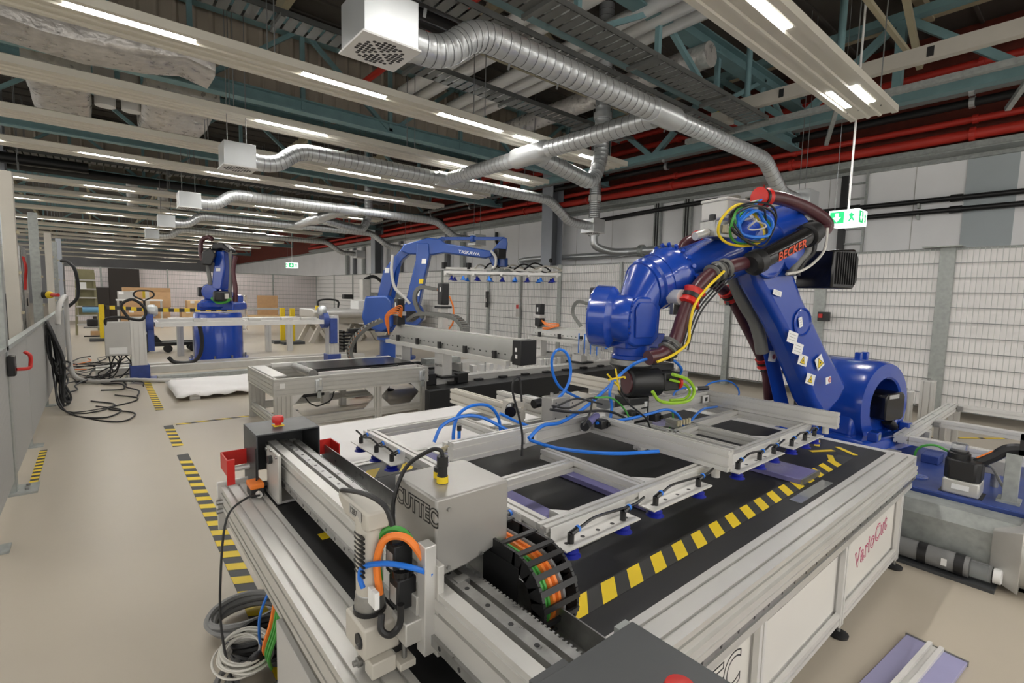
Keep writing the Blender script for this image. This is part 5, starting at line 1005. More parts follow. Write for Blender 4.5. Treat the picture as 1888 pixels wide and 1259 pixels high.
t = thing('support_post', 'flat galvanised support post beside the servo motor', 'post', (4.05, .26, .37)); MB().box(4.0, 4.04, .235, .30, .37, .66).build('post', 'galv', t, .003); MB().box(3.98, 4.1, .22, .32, .37, .385).build('foot', 'galv', t)
t = thing('chain_bracket', 'black energy chain end bracket above the servo motor', 'bracket', (4.1, .2, .6)); MB().box(4.0, 4.04, .08, .25, .66, .69).box(4.0, 4.04, .08, .25, .75, .78).box(4.0, 4.04, .22, .25, .66, .78).build('bracket', 'black', t); MB().box(4.02, 4.03, .1, .22, .70, .74).build('cable_end', 'orange', t)
for k, (m, l) in enumerate((('black', 'thick black lead from servo motor to chain bracket'), ('orange', 'orange lead from servo motor to chain bracket'), ('green', 'green lead curving off the servo motor'))):
    if k < 2: hose([(4.02, .42, .56 + .03 * k), (4.03, .35, .62 + .03 * k), (4.03, .28, .685 + .02 * k), (4.03, .14, .70 + .02 * k)], .03 if not k else .01, m, l, 'motor_lead', 8, 6, cat='cable')
    else: hose([(4.0, .54, .6), (3.98, .62, .63), (4.0, .70, .58), (4.05, .72, .46), (4.06, .7, .4)], .007, m, l, 'motor_lead', 8, 6, cat='cable')
t = thing('coupler', 'grey round coupler on the blue carriage past the servo motor', 'coupler', (4.25, .37, .37)); MB().obox((4.3, .36, .5), (.08, .1, .09)).build('body', 'grey_paint', t, .005); MB().cyl((4.3, .36, .37), (4.3, .36, .46), .02, n=10).build('stem', 'steel', t, smooth=True); MB().cyl((4.26, .4, .51), (4.2, .44, .51), .015, n=10).build('nipple', 'black', t, smooth=True)
hose([(4.28, .40, .5), (4.15, .36, .52), (4.08, .31, .45), (4.12, .27, .39)], .009, 'cable_grey', 'grey air hose drooping beside the support post', 'air_hose', 8, 6)
t = thing('drive_end_cover', 'rounded bare aluminium end cover of the robot track', 'cover', (3.6, 0, 0))
MB().hull(disc((3.78, .17, .2), (0, 1, 0), .2, 28) + disc((3.78, -.7, .2), (0, 1, 0), .2, 28)).build('drum', 'alu_soft', t, smooth=True); MB().hull([(3.58, .17, .02), (3.58, .17, .35), (3.98, .17, .35), (3.98, .17, .02), (3.66, .29, .04), (3.66, .29, .3), (3.95, .29, .3), (3.95, .29, .04)]).build('cone', 'alu_soft', t, .004)
t = thing('conduit_pipe', 'transparent pipe with black straps lying along the track', 'pipe', (3.61, .6, .02))
MB().cyl((3.61, .95, .075), (3.61, .36, .075), .055, n=20).build('pipe', 'cable_grey', t, smooth=True); MB().cyl((3.61, .36, .075), (3.61, .27, .075), .046, n=20).build('clear_end', 'clear', t, smooth=True); MB().lathe([(.04, 0), (.04, .03), (.03, .035)], (3.61, .265, .075), (0, -1, 0), 16).build('end_cap', 'white', t, smooth=True)
for y in (.58, .42): MB().cyl((3.61, y, .075), (3.61, y - .04, .075), .059, n=20).build('strap', 'black', t, smooth=True)
MB().obox((3.554, .46, .08), (.002, .025, .04)).build('tag', 'white', t); MB().box(3.54, 3.68, .25, 1.0, 0, .018).build('sole', 'grey_cover', t)
# aluminium frame table on the far right
t = thing('frame_table', 'open aluminium frame table with rounded white edges beside the blue carriage', 'frame', (5.7, .6, 0))
ZF = .5
MB().prof((4.7, .93, ZF - .03), (6.75, .93, ZF - .03), .09, .06, 2, 1).build('frame_bar', 'alu_white', t); 
for x in (4.74, 5.65, 6.7): MB().prof((x, .88, ZF - .03), (x, -.9, ZF - .03), .08, .06, 2, 1).build('frame_bar', 'alu_white', t)
hb = MB()
for k in range(6): hb.cyl((4.8 + .36 * k, .945, ZF), (4.8 + .36 * k, .945, ZF + .001), .012, n=8)
hb.build('bolt_holes', 'galv', t)['kind'] = 'stuff'
for x in (5.35, 6.0, 6.65):
    for y in (.9, -.7): MB().prof((x, y, 0), (x, y, ZF - .06), .08, .08).build('leg', 'alu', t)
for x in (5.62, 6.68): MB().obox((x - .05, .86, ZF - .03), (.06, .04, .04)).build('corner_bracket', 'steel', t)
for x, y, h, l in ((6.5, 1.28, .59, 'upright aluminium post with threaded stud next to the blue robot base'), (7.2, 1.22, .64, 'upright aluminium post in front of the broad gate post')):
    t = thing('profile_post', l, 'post', (x, y, 0)); MB().prof((x, y, 0), (x, y, h), .12, .12, 2, 2).build('profile', 'alu', t); MB().box(x - .062, x + .062, y - .062, y + .062, h, h + .01).build('cap', 'alu_white', t); MB().cyl((x, y, h + .01), (x, y, h + .04), .012, n=10).build('stud', 'steel', t)
t = thing('steel_rack', 'low dark steel rack behind the big robot', 'rack', (6.8, 2.4, 0))
for y in (2.2, 2.55): MB().bar((6.6, y, .62), (7.5, y - .25, .62), .06, .04).build('arm', 'black_metal', t)
MB().box(6.9, 7.0, 2.1, 2.2, 0, .6).build('leg', 'black_metal', t); MB().box(6.9, 7.0, 2.4, 2.5, 0, .6).build('leg', 'black_metal', t)
# violet profile on the floor in the foreground
t = thing('violet_profile', 'long violet transparent profile with pale rib lying on the floor', 'profile', (2.4, .3, 0))
a_, b_ = V((2.74, .35, 0)), V((1.7, .44, 0)); dd = (b_ - a_).normalized(); nn_ = V((-dd.y, dd.x, 0))
MB().prism([(-.105, 0), (.105, 0), (.105, .018), (-.105, .018)], a_, nn_, (0, 0, 1), dd, 1.1).build('plate', 'violet_pale', t, .003); MB().prism([(-.028, .018), (.028, .018), (.028, .034), (.012, .036), (.012, .02), (-.012, .02), (-.012, .036), (-.028, .034)], a_, nn_, (0, 0, 1), dd, 1.1).build('rib', 'alu_white', t)
MB().prism([(-.108, 0), (.108, 0), (.108, .022), (-.108, .022)], a_ - dd * .006, nn_, (0, 0, 1), dd, .008).build('edge_strip', 'steel', t)

# ================================================================ WHITE SHEET TABLE behind the cutting table
t = thing('sheet_table', 'low table behind the belt holding the white sheet', 'table', (1.9, 2.95, 0)); MB().box(.95, 3.0, 2.5, 3.42, .5, .57).build('top', 'alu_soft', t); MB().prof((.95, 2.48, .54), (3.0, 2.48, .54), .045, .09, 1, 2).build('edge_rail', 'alu', t)
for x in (1.0, 2.95):
    for y in (2.55, 3.36): MB().prof((x, y, 0), (x, y, .5), .06, .06).build('leg', 'alu', t)
mb = MB(); vs = []; fs = []; nx, ny = 40, 20
for j in range(ny + 1):
    for i in range(nx + 1):
        x = .86 + 2.2 * i / nx; y = 2.52 + .9 * j / ny; edge = min(i, nx - i, j * 2, (ny - j) * 2)
        vs.append((x + .012 * math.sin(j * 1.3), y + .01 * math.sin(i * .9), .585 + .006 * math.sin(i * .55 + j * .3) + .004 * math.sin(j * .9) - (.03 if edge == 0 else 0)))
for j in range(ny):
    for i in range(nx): a = j * (nx + 1) + i; fs.append((a, a + 1, a + nx + 2, a + nx + 1))
k = len(vs); o = mb.add(vs, fs).build('white_sheet', 'sheet', None, smooth=True); so = o.modifiers.new('solid', 'SOLIDIFY'); so.thickness = .008; tag(o, 'large creased white sheet draped on the low table behind the belt', 'sheet')
mb = MB(); vs = []; fs = []; nx, ny = 24, 16
for j in range(ny + 1):
    for i in range(nx + 1): vs.append((.76 + 1.7 * i / nx, 7.75 + 1.4 * j / ny, .1 + .008 * math.sin(i * .7 + j) - (.035 if (i in (0, nx) or j in (0, ny)) else 0) * (1 + .5 * math.sin(i * 1.7 + j))))
for j in range(ny):
    for i in range(nx): a = j * (nx + 1) + i; fs.append((a, a + 1, a + nx + 2, a + nx + 1))
o = mb.add(vs, fs).build('floor_sheet', 'sheet', None, smooth=True); so = o.modifiers.new('solid', 'SOLIDIFY'); so.thickness = .012; tag(o, 'white sheet lying on low blocks on the floor before the blue drum', 'sheet')
for x, y in ((.98, 7.85), (2.2, 7.9), (1.0, 8.95), (2.2, 8.95)): o = MB().prof((x - .06, y, .045), (x + .06, y, .045), .09, .09).build('support_block', 'alu', None); tag(o, 'short aluminium block under the white floor sheet', 'block', 'blocks under the floor sheet')

# ================================================================ CONVEYOR TABLE
t = thing('conveyor_table', 'aluminium conveyor table with short dark belt and octagonal corner gussets', 'conveyor', (2.3, 5.9, 0))
for y in (5.33, 6.42): MB().prof((1.34, y, .51), (3.12, y, .51), .045, .18, 1, 4).build('side_rail', 'alu_soft', t)
for x in (1.36, 3.10): MB().prof((x, 5.35, .51), (x, 6.4, .51), .045, .18, 1, 4).build('end_rail', 'alu_soft', t)
for x, w, n in ((1.43, .17, 4), (2.46, .09, 2), (3.05, .09, 2)):
    for y in (5.34, 6.41): MB().prof((x, y, 0), (x, y, .42), w, .05, n, 1, (0, 1, 0)).build('leg', 'alu_soft', t)
for y in (5.34, 6.41): MB().prof((1.5, y, .13), (3.08, y, .13), .045, .09, 1, 2).build('lower_rail', 'alu_soft', t)
MB().prof((1.38, 5.4, .13), (1.38, 6.38, .13), .045, .09, 1, 2).build('lower_rail', 'alu_soft', t)
for x, s_ in ((2.42, -1), (2.50, 1), (3.005, -1), (1.515, 1)):
    for z, q in ((.42, -1), (.175, 1)): MB().prism([(0, 0), (s_ * .12, 0), (0, q * .12)], (x, 5.325, z), (1, 0, 0), (0, 0, 1), (0, 1, 0), .02).build('gusset', 'alu_white', t)
b_ = MB().hull(disc((1.8, 5.55, .595), (0, 1, 0), .045, 16) + disc((3.02, 5.55, .595), (0, 1, 0), .045, 16) + disc((1.8, 6.15, .595), (0, 1, 0), .045, 16) + disc((3.02, 6.15, .595), (0, 1, 0), .045, 16)).build('belt', 'black_gloss', t, smooth=True)
MB().cyl((1.8, 5.53, .595), (1.8, 6.17, .595), .046, n=18).build('roller', 'steel', t, smooth=True)
MB().box(1.85, 3.05, 5.47, 5.53, .58, .61).build('guide', 'alu_white', t); MB().box(1.55, 3.05, 6.2, 6.26, .6, .64).build('guide', 'alu_white', t); MB().box(1.36, 1.5, 5.45, 6.3, .6, .612).build('cross_plate', 'alu_white', t)
MB().obox((2.62, 5.49, .615), (.35, .02, .022)).build('handle_bar', 'black', t)
for x in (1.78, 3.02):
    c_ = MB().obox((x, 5.29, .5), (.07, .03, .13)).build('toggle_clamp', 'duct', t, .006); MB().obox((x + .01, 5.275, .53), (.03, .02, .1), Matrix.Rotation(.3, 3, 'X')).build('lever', 'duct', c_, .004); MB().obox((x, 5.29, .41), (.035, .03, .08)).build('latch', 'galv', c_)
MB().obox((1.42, 5.3055, .53), (.05, .002, .05)).build('code_label', 'white', t)
t = thing('drive_motor', 'black belt motor hanging under the conveyor table', 'motor', (1.9, 5.7, .25)); MB().obox((1.85, 5.75, .36), (.24, .16, .1)).build('motor_body', 'black', t, .008); MB().obox((2.02, 5.8, .3), (.08, .1, .22)).build('gearbox', 'alu_soft', t, .006); MB().obox((2.02, 5.8, .46), (.06, .06, .12)).build('mount', 'galv', t); MB().tube([(1.75, 5.7, .33), (1.78, 5.62, .26), (1.84, 5.62, .22), (1.9, 5.66, .2), (2.05, 5.7, .24), (2.1, 5.72, .34)], .008, 6).build('lead', 'cable', t, smooth=True)
t = thing('power_plug', 'red three-phase plug lying under the conveyor table', 'plug', (2.85, 6.9, 0)); MB().lathe([(.035, 0), (.05, .02), (.05, .1), (.035, .12), (.04, .22), (.03, .24)], (2.75, 6.75, .05), (1, .1, 0), 16).build('plug', 'red', t, smooth=True); MB().tube([(2.98, 6.78, .05), (3.1, 6.8, .03), (3.2, 6.7, .02), (3.1, 6.55, .02)], .012, 6).build('cord', 'cable', t, smooth=True)

# ================================================================ LINEAR AXES ON THE BLACK BED
t = thing('axis_bed', 'black steel bed of the linear gantry', 'machine bed', (4.9, 5.9, 0))
MB().box(2.95, 7.3, 5.0, 5.1, .1, .36).build('bed_beam', 'black_metal', t, .006); MB().box(3.2, 7.3, 5.1, 6.95, .28, .35).build('bed_plate', 'black_metal', t); MB().box(2.95, 7.3, 6.95, 7.05, .1, .36).build('bed_beam', 'black_metal', t)
for x in (3.4, 5.0, 6.8):
    for y in (5.05, 7.0): l_ = MB().cyl((x, y, .03), (x, y, .12), .03, n=12).build('levelling_foot', 'steel', t, smooth=True); MB().lathe([(.09, 0), (.09, .02), (.03, .035)], (x, y, 0), n=16).build('pad', 'black', l_, smooth=True)
for y in (5.45, 6.65):
    a_ = MB().prof((3.28, y, .39), (7.2, y, .39), .14, .08, 2, 2).build('axis_profile', 'alu', t)
    for k in range(9): MB().obox((3.5 + k * .42, y - .1, .362), (.12, .06, .03)).build('clamp', 'black', a_)
    MB().obox((3.2, y, .42), (.15, .16, .14)).build('end_drive', 'black', a_, .01); MB().obox((3.62, y - .12, .42), (.16, .1, .13)).build('limit_box', 'black', a_, .008)
t = thing('roller_strip', 'pale machined guide strip with upright blocks on the black bed', 'guide strip', (5.5, 5.9, .36)); MB().box(4.1, 7.1, 5.75, 6.05, .35, .38).build('base', 'alu_white', t); MB().box(4.1, 7.1, 6.0, 6.04, .38, .50).build('back_wall', 'alu', t)
bk = MB().obox((4.18, 5.85, .43), (.07, .1, .1)).build('block', 'alu_white', t, .004); rep(bk, [(.15 * k, 0, 0) for k in range(1, 20)])
for k in range(5): MB().obox((4.35 + .62 * k, 5.78, .45), (.012, .02, .15)).build('pin', 'clear', t)
MB().box(4.1, 7.15, 6.1, 6.5, .36, .47).build('rail_step', 'alu', t)
def gantry(x, y0, y1, z0, z1, label, posts, motor_far):
    g_ = thing('linear_gantry', label, 'gantry', (x, (y0 + y1) / 2, .4))
    MB().hull([(x - .1, y0, z0 + .02), (x - .1, y1, z0 + .02), (x + .1, y0, z0), (x + .1, y1, z0), (x + .1, y0, z1), (x + .1, y1, z1), (x + .02, y0, z1), (x + .02, y1, z1), (x - .1, y0, z0 + .06), (x - .1, y1, z0 + .06)]).build('beam', 'beam_grey', g_, .003)
    MB().box(x + .02, x + .12, y0 - .01, y1 + .01, z1 - .02, z1 + .01).build('beam_cap', 'alu', g_); MB().box(x - .16, x - .1, y0, y1, z0 - .02, z0 + .03).build('beam_lip', 'alu', g_)
    for k in range(5): MB().obox((x - .12, y0 + .25 + k * (y1 - y0) / 5, z0 + .07), (.03, .05, .09)).build('bracket', 'black', g_)
    hb = MB()
    for k in range(24): hb.cyl((x - .088, y0 + .1 + k * (y1 - y0 - .2) / 23, z0 + .09), (x - .094, y0 + .1 + k * (y1 - y0 - .2) / 23, z0 + .085), .009, n=6)
    hb.build('bolt_holes', 'black', g_)['kind'] = 'stuff'
    MB().obox((x + .03, y0 - .07, (z0 + z1) / 2 + .0), (.22, .14, z1 - z0 + .02)).build('end_drive', 'black', g_, .008)
    for q in ((.03, .03), (.0, -.04)): MB().obox((x - .081, y0 - .07 + q[0] * .3, (z0 + z1) / 2 + q[1]), (.002, .03, .04)).build('label_plate', 'white', g_)
    for yy in posts:
        p_ = MB().obox((x + .02, yy, (.46 + z0) / 2), (.14, .2, z0 - .46)).build('post', 'alu_white', g_, .004); MB().box(x - .1, x + .16, yy - .18, yy + .18, .435, .462).build('shoe', 'black', g_)
        text('rexroth', 'black', p_, (x - .0515, yy + .085, .46 + (z0 - .46) * .35), (0, -1, 0), (0, 0, 1), .055, .0005)
    ym = y1 - .08 if motor_far else y0 + .08
    m_ = MB().obox((x + .02, ym, z1 + .07), (.13, .13, .14)).build('motor', 'black', g_, .01); MB().obox((x + .02, ym, z1 + .17), (.15, .15, .06)).build('gear', 'light_grey', m_, .004); MB().obox((x + .02, ym, z1 + .29), (.12, .12, .2)).build('motor_head', 'black', m_, .012); MB().obox((x - .042, ym, z1 + .29), (.003, .03, .08)).build('sticker', 'white', m_)
    return g_
gantry(3.4, 3.95, 6.75, .79, 1.03, 'linear gantry beam crossing above the conveyor end', (5.45, 6.55), True); gantry(6.0, 4.1, 6.5, .77, .975, 'second linear gantry beam in front of the white fence', (5.45, 6.4), True)
def zaxis(x, y, z0, z1, label):
    k = thing('vertical_axis', label, 'actuator', (x, y, z0)); MB().obox((x, y, (z0 + z1) / 2 - .1), (.1, .1, z1 - z0 - .25)).build('column', 'alu', k, .004); MB().obox((x, y, z1 - .12), (.12, .12, .3)).build('motor', 'black', k, .015); MB().obox((x, y, z1 - .3), (.17, .17, .03)).build('flange', 'black_metal', k); MB().obox((x - .061, y - .02, z1 - .06), (.003, .03, .06)).build('sticker', 'white', k)
    MB().tube([(x + .06, y - .06, z1 - .15), (x + .1, y - .1, z1 - .3), (x + .1, y - .1, z1 - .5), (x + .06, y - .06, z1 - .6)], .012, 6).build('cable', 'orange', k, smooth=True)
zaxis(3.66, 5.85, .5, 1.62, 'vertical actuator with black motor beside the crossing beam'); zaxis(5.82, 5.0, .75, 1.62, 'vertical actuator with black motor on the second beam')
def chain(pts, w, label, m='hose_grey', wd=None):
    k = thing('cable_chain', label, 'energy chain', pts[0]); P = spline(pts, 8); s_ = wd or V((0, 1, 0)); n_ = 0
    sb = [MB(), MB()]
    for a, b in zip(P, P[1:]):
        d_ = (b - a); R = frame(d_, s_)
        for q, s2 in zip(sb, (-1, 1)): q.obox((a + b) / 2 + V(s_) * s2 * w / 2, (.05, .008, d_.length * 1.15), R)
    for q in sb: q.build('side_links', m, k)
    for a, b in list(zip(P, P[1:]))[::2]: MB().obox((a + b) / 2, (.056, w, .02), frame(b - a, s_)).build('cross_bar', m, k)
    MB().tube(P[::3], .014, 6, 2).build('inner_cable', 'orange', k, smooth=True)
chain([(3.55, 6.6, 1.1), (3.58, 6.35, 1.2), (3.58, 5.9, 1.22), (3.58, 5.45, 1.2), (3.58, 5.25, 1.12), (3.58, 5.2, 1.04), (3.58, 5.2, .96)], .1, 'grey cable chain arching along the crossing beam', wd=V((1, 0, 0))); chain([(3.15, 6.7, 1.1), (2.98, 6.8, 1.0), (2.85, 6.9, .85), (2.8, 7.0, .65), (2.85, 7.0, .45)], .1, 'grey cable chain curving down beside the palletising robot', wd=V((0, 1, 0)))
chain([(3.6, 6.3, 1.15), (3.5, 6.35, 1.4), (3.55, 6.3, 1.58), (3.72, 6.1, 1.56)], .06, 'narrow dark cable chain arching to the black motor', wd=V((.7, .7, 0))); chain([(5.75, 5.2, 1.05), (5.72, 5.35, 1.25), (5.75, 5.3, 1.42), (5.85, 5.15, 1.4)], .06, 'narrow dark cable chain on the second beam', wd=V((.7, .7, 0)))
for k in range(5): hose([(3.44, 6.65, 1.1), (3.35, 6.6 - .03 * k, 1.2 + .03 * k), (3.3, 6.75 + .03 * k, 1.16), (3.32, 6.8, 1.0 - .03 * k)], .009, 'orange', 'orange cable bundled at the far end of the crossing beam', 'motor_cable', 6, 6, cat='cable', group='orange cables on the crossing beam')
for k in range(3): hose([(6.02, 6.42, 1.1), (5.98, 6.2, 1.0 + .02 * k), (5.98, 5.9, 1.0 + .015 * k), (5.98, 6.3, .95 - .03 * k)], .009, 'orange', 'orange cable lying on the second beam', 'motor_cable', 6, 6, cat='cable', group='orange cables on the second beam')
t = thing('pneumatic_gripper', 'clear and blue pneumatic gripper unit on the second beam', 'gripper', (5.75, 4.9, .6)); MB().obox((5.76, 4.9, .82), (.12, .4, .2)).build('plate', 'alu_white', t, .004)
for y in (4.74, 4.86, 4.98, 5.1): MB().cyl((5.66, y, .62), (5.66, y, .86), .03, n=12).build('cylinder', 'clear', t, smooth=True); MB().cyl((5.64, y + .03, .65), (5.64, y + .03, .95), .009, n=6).build('tube', 'tube_blue', t)
MB().obox((5.75, 4.62, .9), (.1, .1, .3)).build('guide', 'tube_blue', t, .004); MB().obox((5.72, 4.5, .8), (.1, .2, .12)).build('valve_terminal', 'galv', t, .004)
o = MB().box(3.6, 4.2, 6.2, 6.35, .48, .56).build('plate_strip', 'galv', None); tag(o, 'grey metal strip lying beside the crossing beam post', 'strip')

# ================================================================ PALLETISING ROBOT
class Pl:
    def __init__(s, P, D): s.P = V((*P, 0)); s.D = V((*D, 0)).normalized(); s.N = V((s.D.y, -s.D.x, 0)); s.N = s.N if s.N.y < 0 else -s.N
    def __call__(s, px, py, w=0.): q = s.P + s.N * w; return U(px, py, pl=((q.x, q.y), (s.D.x, s.D.y)))
    def plate(s, pp, w0, w1, name, m, par, bevel=.02):
        f_ = [s(a, b, w1) for a, b in pp]; n = len(f_); vs = [p - s.N * (w1 - w0) for p in f_] + f_
        return MB().add(vs, [tuple(range(n - 1, -1, -1)), tuple(range(n, 2 * n))] + [(i, (i + 1) % n, n + (i + 1) % n, n + i) for i in range(n)]).build(name, m, par, bevel)
Q = Pl((5.25, 10.4), (.77, -.64))
r = thing('palletising_robot', 'blue palletising robot with long parallel rod arm', 'robot', (5.25, 10.4, 0))
MB().lathe([(.45, 0), (.45, .05), (.36, .08), (.36, .4), (.42, .44), (.42, .5)], (5.25, 10.4, 0), n=28).build('pedestal', 'blue_pal', r, smooth=True)
Q.plate([(690, 612), (768, 612), (768, 590), (745, 570), (705, 575)], -.25, .25, 'turret', 'blue_pal', r)
Q.plate([(673, 546), (712, 545), (722, 556), (724, 603), (702, 613), (672, 602), (666, 585)], -.2, .45, 'counterweight', 'blue_pal', r, .04)
sd = MB().lathe([(.02, 0), (.26, 0), (.27, .03), (.27, .22), (.25, .25), (.02, .25)], Q(762, 579, .1), Q.N, 32).build('shoulder_disc', 'blue_pal', r, smooth=True); MB().obox(Q(757, 582, .4), (.2, .12, .2)).build('shoulder_motor', 'black', r, .01)
Q.plate([(746, 562), (772, 562), (792, 470), (790, 448), (768, 448), (766, 480)], .0, .3, 'lower_arm', 'blue_pal', r, .025)
Q.plate([(695, 548), (706, 500), (722, 478), (742, 456), (760, 450), (762, 462), (742, 478), (730, 498), (716, 548)], -.15, .1, 'rear_link', 'blue_pal', r, .02)
MB().bar(Q(722, 562, .05), Q(738, 470, .05), .07, .07).build('tie_rod', 'blue_pal', r)
ua = Q.plate([(738, 462), (744, 450), (790, 438), (812, 440), (820, 448), (904, 462), (908, 472), (895, 476), (818, 466), (795, 470), (752, 468)], .02, .26, 'upper_arm', 'blue_pal', r, .025)
text('YASKAWA', 'white', ua, Q(845, 466, .262), Q.D + UP * -.12, UP + Q.D * .12, .1, .002)
Q.plate([(742, 450), (806, 440), (816, 436), (822, 442), (810, 448), (760, 462)], -.1, .05, 'upper_link', 'blue_pal', r, .02)
MB().bar(Q(814, 440, 0), Q(930, 440, 0), .07, .07).build('tie_rod', 'blue_pal', r); MB().obox(Q(872, 440, 0), (.1, .1, .14)).build('rod_block', 'blue_pal', r, .01)
Q.plate([(918, 448), (926, 438), (934, 438), (936, 448), (932, 472), (912, 468), (905, 464)], -.1, .1, 'wrist_plate', 'blue_pal', r, .02); MB().obox(Q(922, 468, .18), (.24, .16, .22)).build('wrist_motor', 'black', r, .02); Q.plate([(898, 468), (912, 466), (920, 488), (908, 490)], -.05, .2, 'wrist_link', 'blue_pal', r, .02); MB().cyl(Q(925, 476, .0), Q(925, 492, .0), .14, n=24).build('wrist_neck', 'blue_pal', r, .01, True)
for px, py, w, m in ((781, 481, .305, 'white'), (776, 518, .305, 'yellow'), (769, 541, .305, 'white'), (713, 498, .105, 'white'), (780, 455, .265, 'white')): Q.plate([(px - 4, py + 5), (px + 4, py + 5), (px + 5, py - 4), (px - 3, py - 4)], w - .004, w, 'sticker', m, r, 0)
MB().tube([Q(a, b, .35) for a, b in ((724, 470), (722, 500), (728, 530), (745, 548), (756, 560))], .035, 8, 6).build('hose', 'light_grey', r, smooth=True); MB().tube([Q(a, b, .3) for a, b in ((905, 462), (914, 475), (913, 490), (908, 495))], .03, 8, 6).build('hose', 'light_grey', r, smooth=True)
g_ = thing('pallet_gripper', 'flat suction gripper with small blue cups on the palletising robot', 'gripper', Q(925, 498, 0))
gz = Q(925, 508, 0).z
gc = Q(925, 505, 0)
for w in (-.4, 0, .4): MB().prof(gc + Q.D * -1.25 + Q.N * w, gc + Q.D * 1.3 + Q.N * w, .05, .05).build('bar', 'alu_white', g_)
for u in (-1.2, -.6, 0, .6, 1.2): MB().prof(gc + Q.D * u - Q.N * .6 - UP * .05, gc + Q.D * u + Q.N * .6 - UP * .05, .05, .05).build('cross_bar', 'alu_white', g_)
MB().obox(gc + UP * .06, (.4, .3, .1)).build('adapter', 'galv', g_, .01); MB().prof(gc + Q.D * -1.3 + UP * .1, gc + Q.D * .9 + UP * .1, .06, .05).build('spine', 'alu_soft', g_)
for u in (-1.3, -.75): MB().obox(gc + Q.D * u + UP * .16, (.09, .09, .14)).build('end_block', 'black', g_)
for i in range(9):
    for w in (-.5, .5): MB().lathe([(.02, 0), (.03, -.05), (.075, -.09)], gc + Q.D * (-1.1 + .28 * i) + Q.N * (w * (1 if i % 2 else .6)) - UP * .08, n=10).build('cup', 'tube_blue' if i % 2 else 'cup_blue', g_, smooth=True)
for i in range(7): MB().tube([gc + Q.D * (-.6 + .22 * i) + UP * .1 + Q.N * .2, gc + Q.D * (-.5 + .25 * i) + UP * (.2 + .03 * (i % 3)), gc + Q.D * (-.3 + .28 * i) + UP * .12 - Q.N * .2, gc + Q.D * (-.1 + .28 * min(i, 4)) + UP * .04], .018, 6, 5).build('air_line', 'cable' if i % 3 else 'cream', g_, smooth=True)

# ================================================================ TALL BLUE ROBOT ON ITS DRUM, with turning frame
K = Pl((2.0, 12.2), (.77, -.64))
r = thing('drum_robot', 'tall blue robot standing on a wide blue drum', 'robot', (2.0, 12.2, 0))
dr = MB().lathe([(.46, .05), (.46, .95), (.44, 1.0)], (2.0, 12.2, 0), n=36).build('drum', 'blue', r, smooth=True); MB().lathe([(.56, 0), (.56, .04), (.47, .05)], (2.0, 12.2, 0), n=36).build('drum_flange', 'blue', r, smooth=True)
for k in range(10): MB().cyl((2.0 + .51 * math.cos(k * .628), 12.2 + .51 * math.sin(k * .628), .04), (2.0 + .51 * math.cos(k * .628), 12.2 + .51 * math.sin(k * .628), .11), .02, n=8).build('anchor_bolt', 'steel', dr)
K.plate([(362, 572), (430, 572), (430, 560), (418, 552), (372, 552), (362, 560)], -.3, .25, 'base_box', 'blue', r, .02); MB().lathe([(.32, 0), (.36, .04), (.36, .12), (.3, .16)], K(402, 563, 0) - UP * .06, n=28).build('slew_ring', 'blue', r, smooth=True)
K.plate([(376, 560), (376, 540), (384, 530), (428, 545), (428, 562)], -.25, .2, 'turret', 'blue', r, .02); MB().obox(K(372, 538, .05), (.14, .2, .2)).build('motor', 'black', r, .02)
K.plate([(388, 534), (408, 534), (414, 498), (413, 462), (398, 462), (392, 500)], .0, .3, 'lower_arm', 'blue', r, .03); MB().hull(disc(K(386, 538, .1), K.N, .18) + disc(K(386, 538, .3), K.N, .16)).build('shoulder', 'blue', r, .02)
MB().bar(K(416, 500, -.1), K(414, 548, -.1), .12, .12).build('balancer', 'blue', r); K.plate([(388, 482), (398, 460), (412, 464), (414, 476), (400, 488)], -.1, .25, 'elbow', 'blue', r, .03)
MB().hull([K(a, b, w) for a, b in ((372, 488), (372, 465), (388, 455), (398, 470), (390, 490)) for w in (.1, .45)]).build('forearm', 'black', r, .03); K.plate([(388, 462), (392, 448), (410, 448), (424, 460), (422, 466), (408, 458)], .1, .35, 'cable_guide', 'black', r, .02)
MB().obox(K(408, 546, .45), (.28, .2, .2)).build('drive_motor', 'black', r, .03); K.plate([(398, 500), (406, 500), (406, 494), (398, 494)], .3, .305, 'sticker', 'white', r, 0); MB().obox(K(418, 546, .56), (.06, .1, .1)).build('tag', 'cream', r)
MB().tube([K(a, b, .45) for a, b in ((390, 549), (402, 558), (418, 556), (424, 550))], .03, 8, 6).build('loom', 'green', r, smooth=True)
for pp, rr_, m, l in ((((392, 442), (384, 437), (372, 444), (370, 465), (374, 480)), .045, 'hose', 'dark red hose arching over the top of the drum robot'), (((382, 485), (386, 510), (388, 525)), .04, 'hose_grey', 'dark sleeve hanging along the drum robot arm'), (((434, 472), (430, 500), (434, 530), (434, 556)), .045, 'hose', 'dark red hose hanging beside the drum robot'), (((424, 462), (426, 500), (424, 540), (428, 555)), .035, 'hose_grey', 'grey ribbed hose beside the dark red one on the drum robot')):
    hose([K(a, b, .3) for a, b in pp], rr_, m, l, 'robot_hose', 10, 7)
t = thing('turning_frame', 'long horizontal aluminium turning frame before the blue drum', 'frame', (2.0, 9.9, .9))
for y, z in ((9.85, .90), (10.35, .93)): MB().prof((.72, y, z), (3.45, y, z), .06, .08, 1, 2).build('long_bar', 'alu_white', t)
for x in (.75, 1.4, 2.1, 2.8, 3.42): MB().prof((x, 9.88, .9), (x, 10.32, .92), .06, .06).build('cross_bar', 'alu_white', t)
for x in (1.35, 2.2, 2.75, 3.1): MB().obox((x, 9.9, .965), (.2, .1, .05)).build('clamp', 'alu_soft', t, .006)
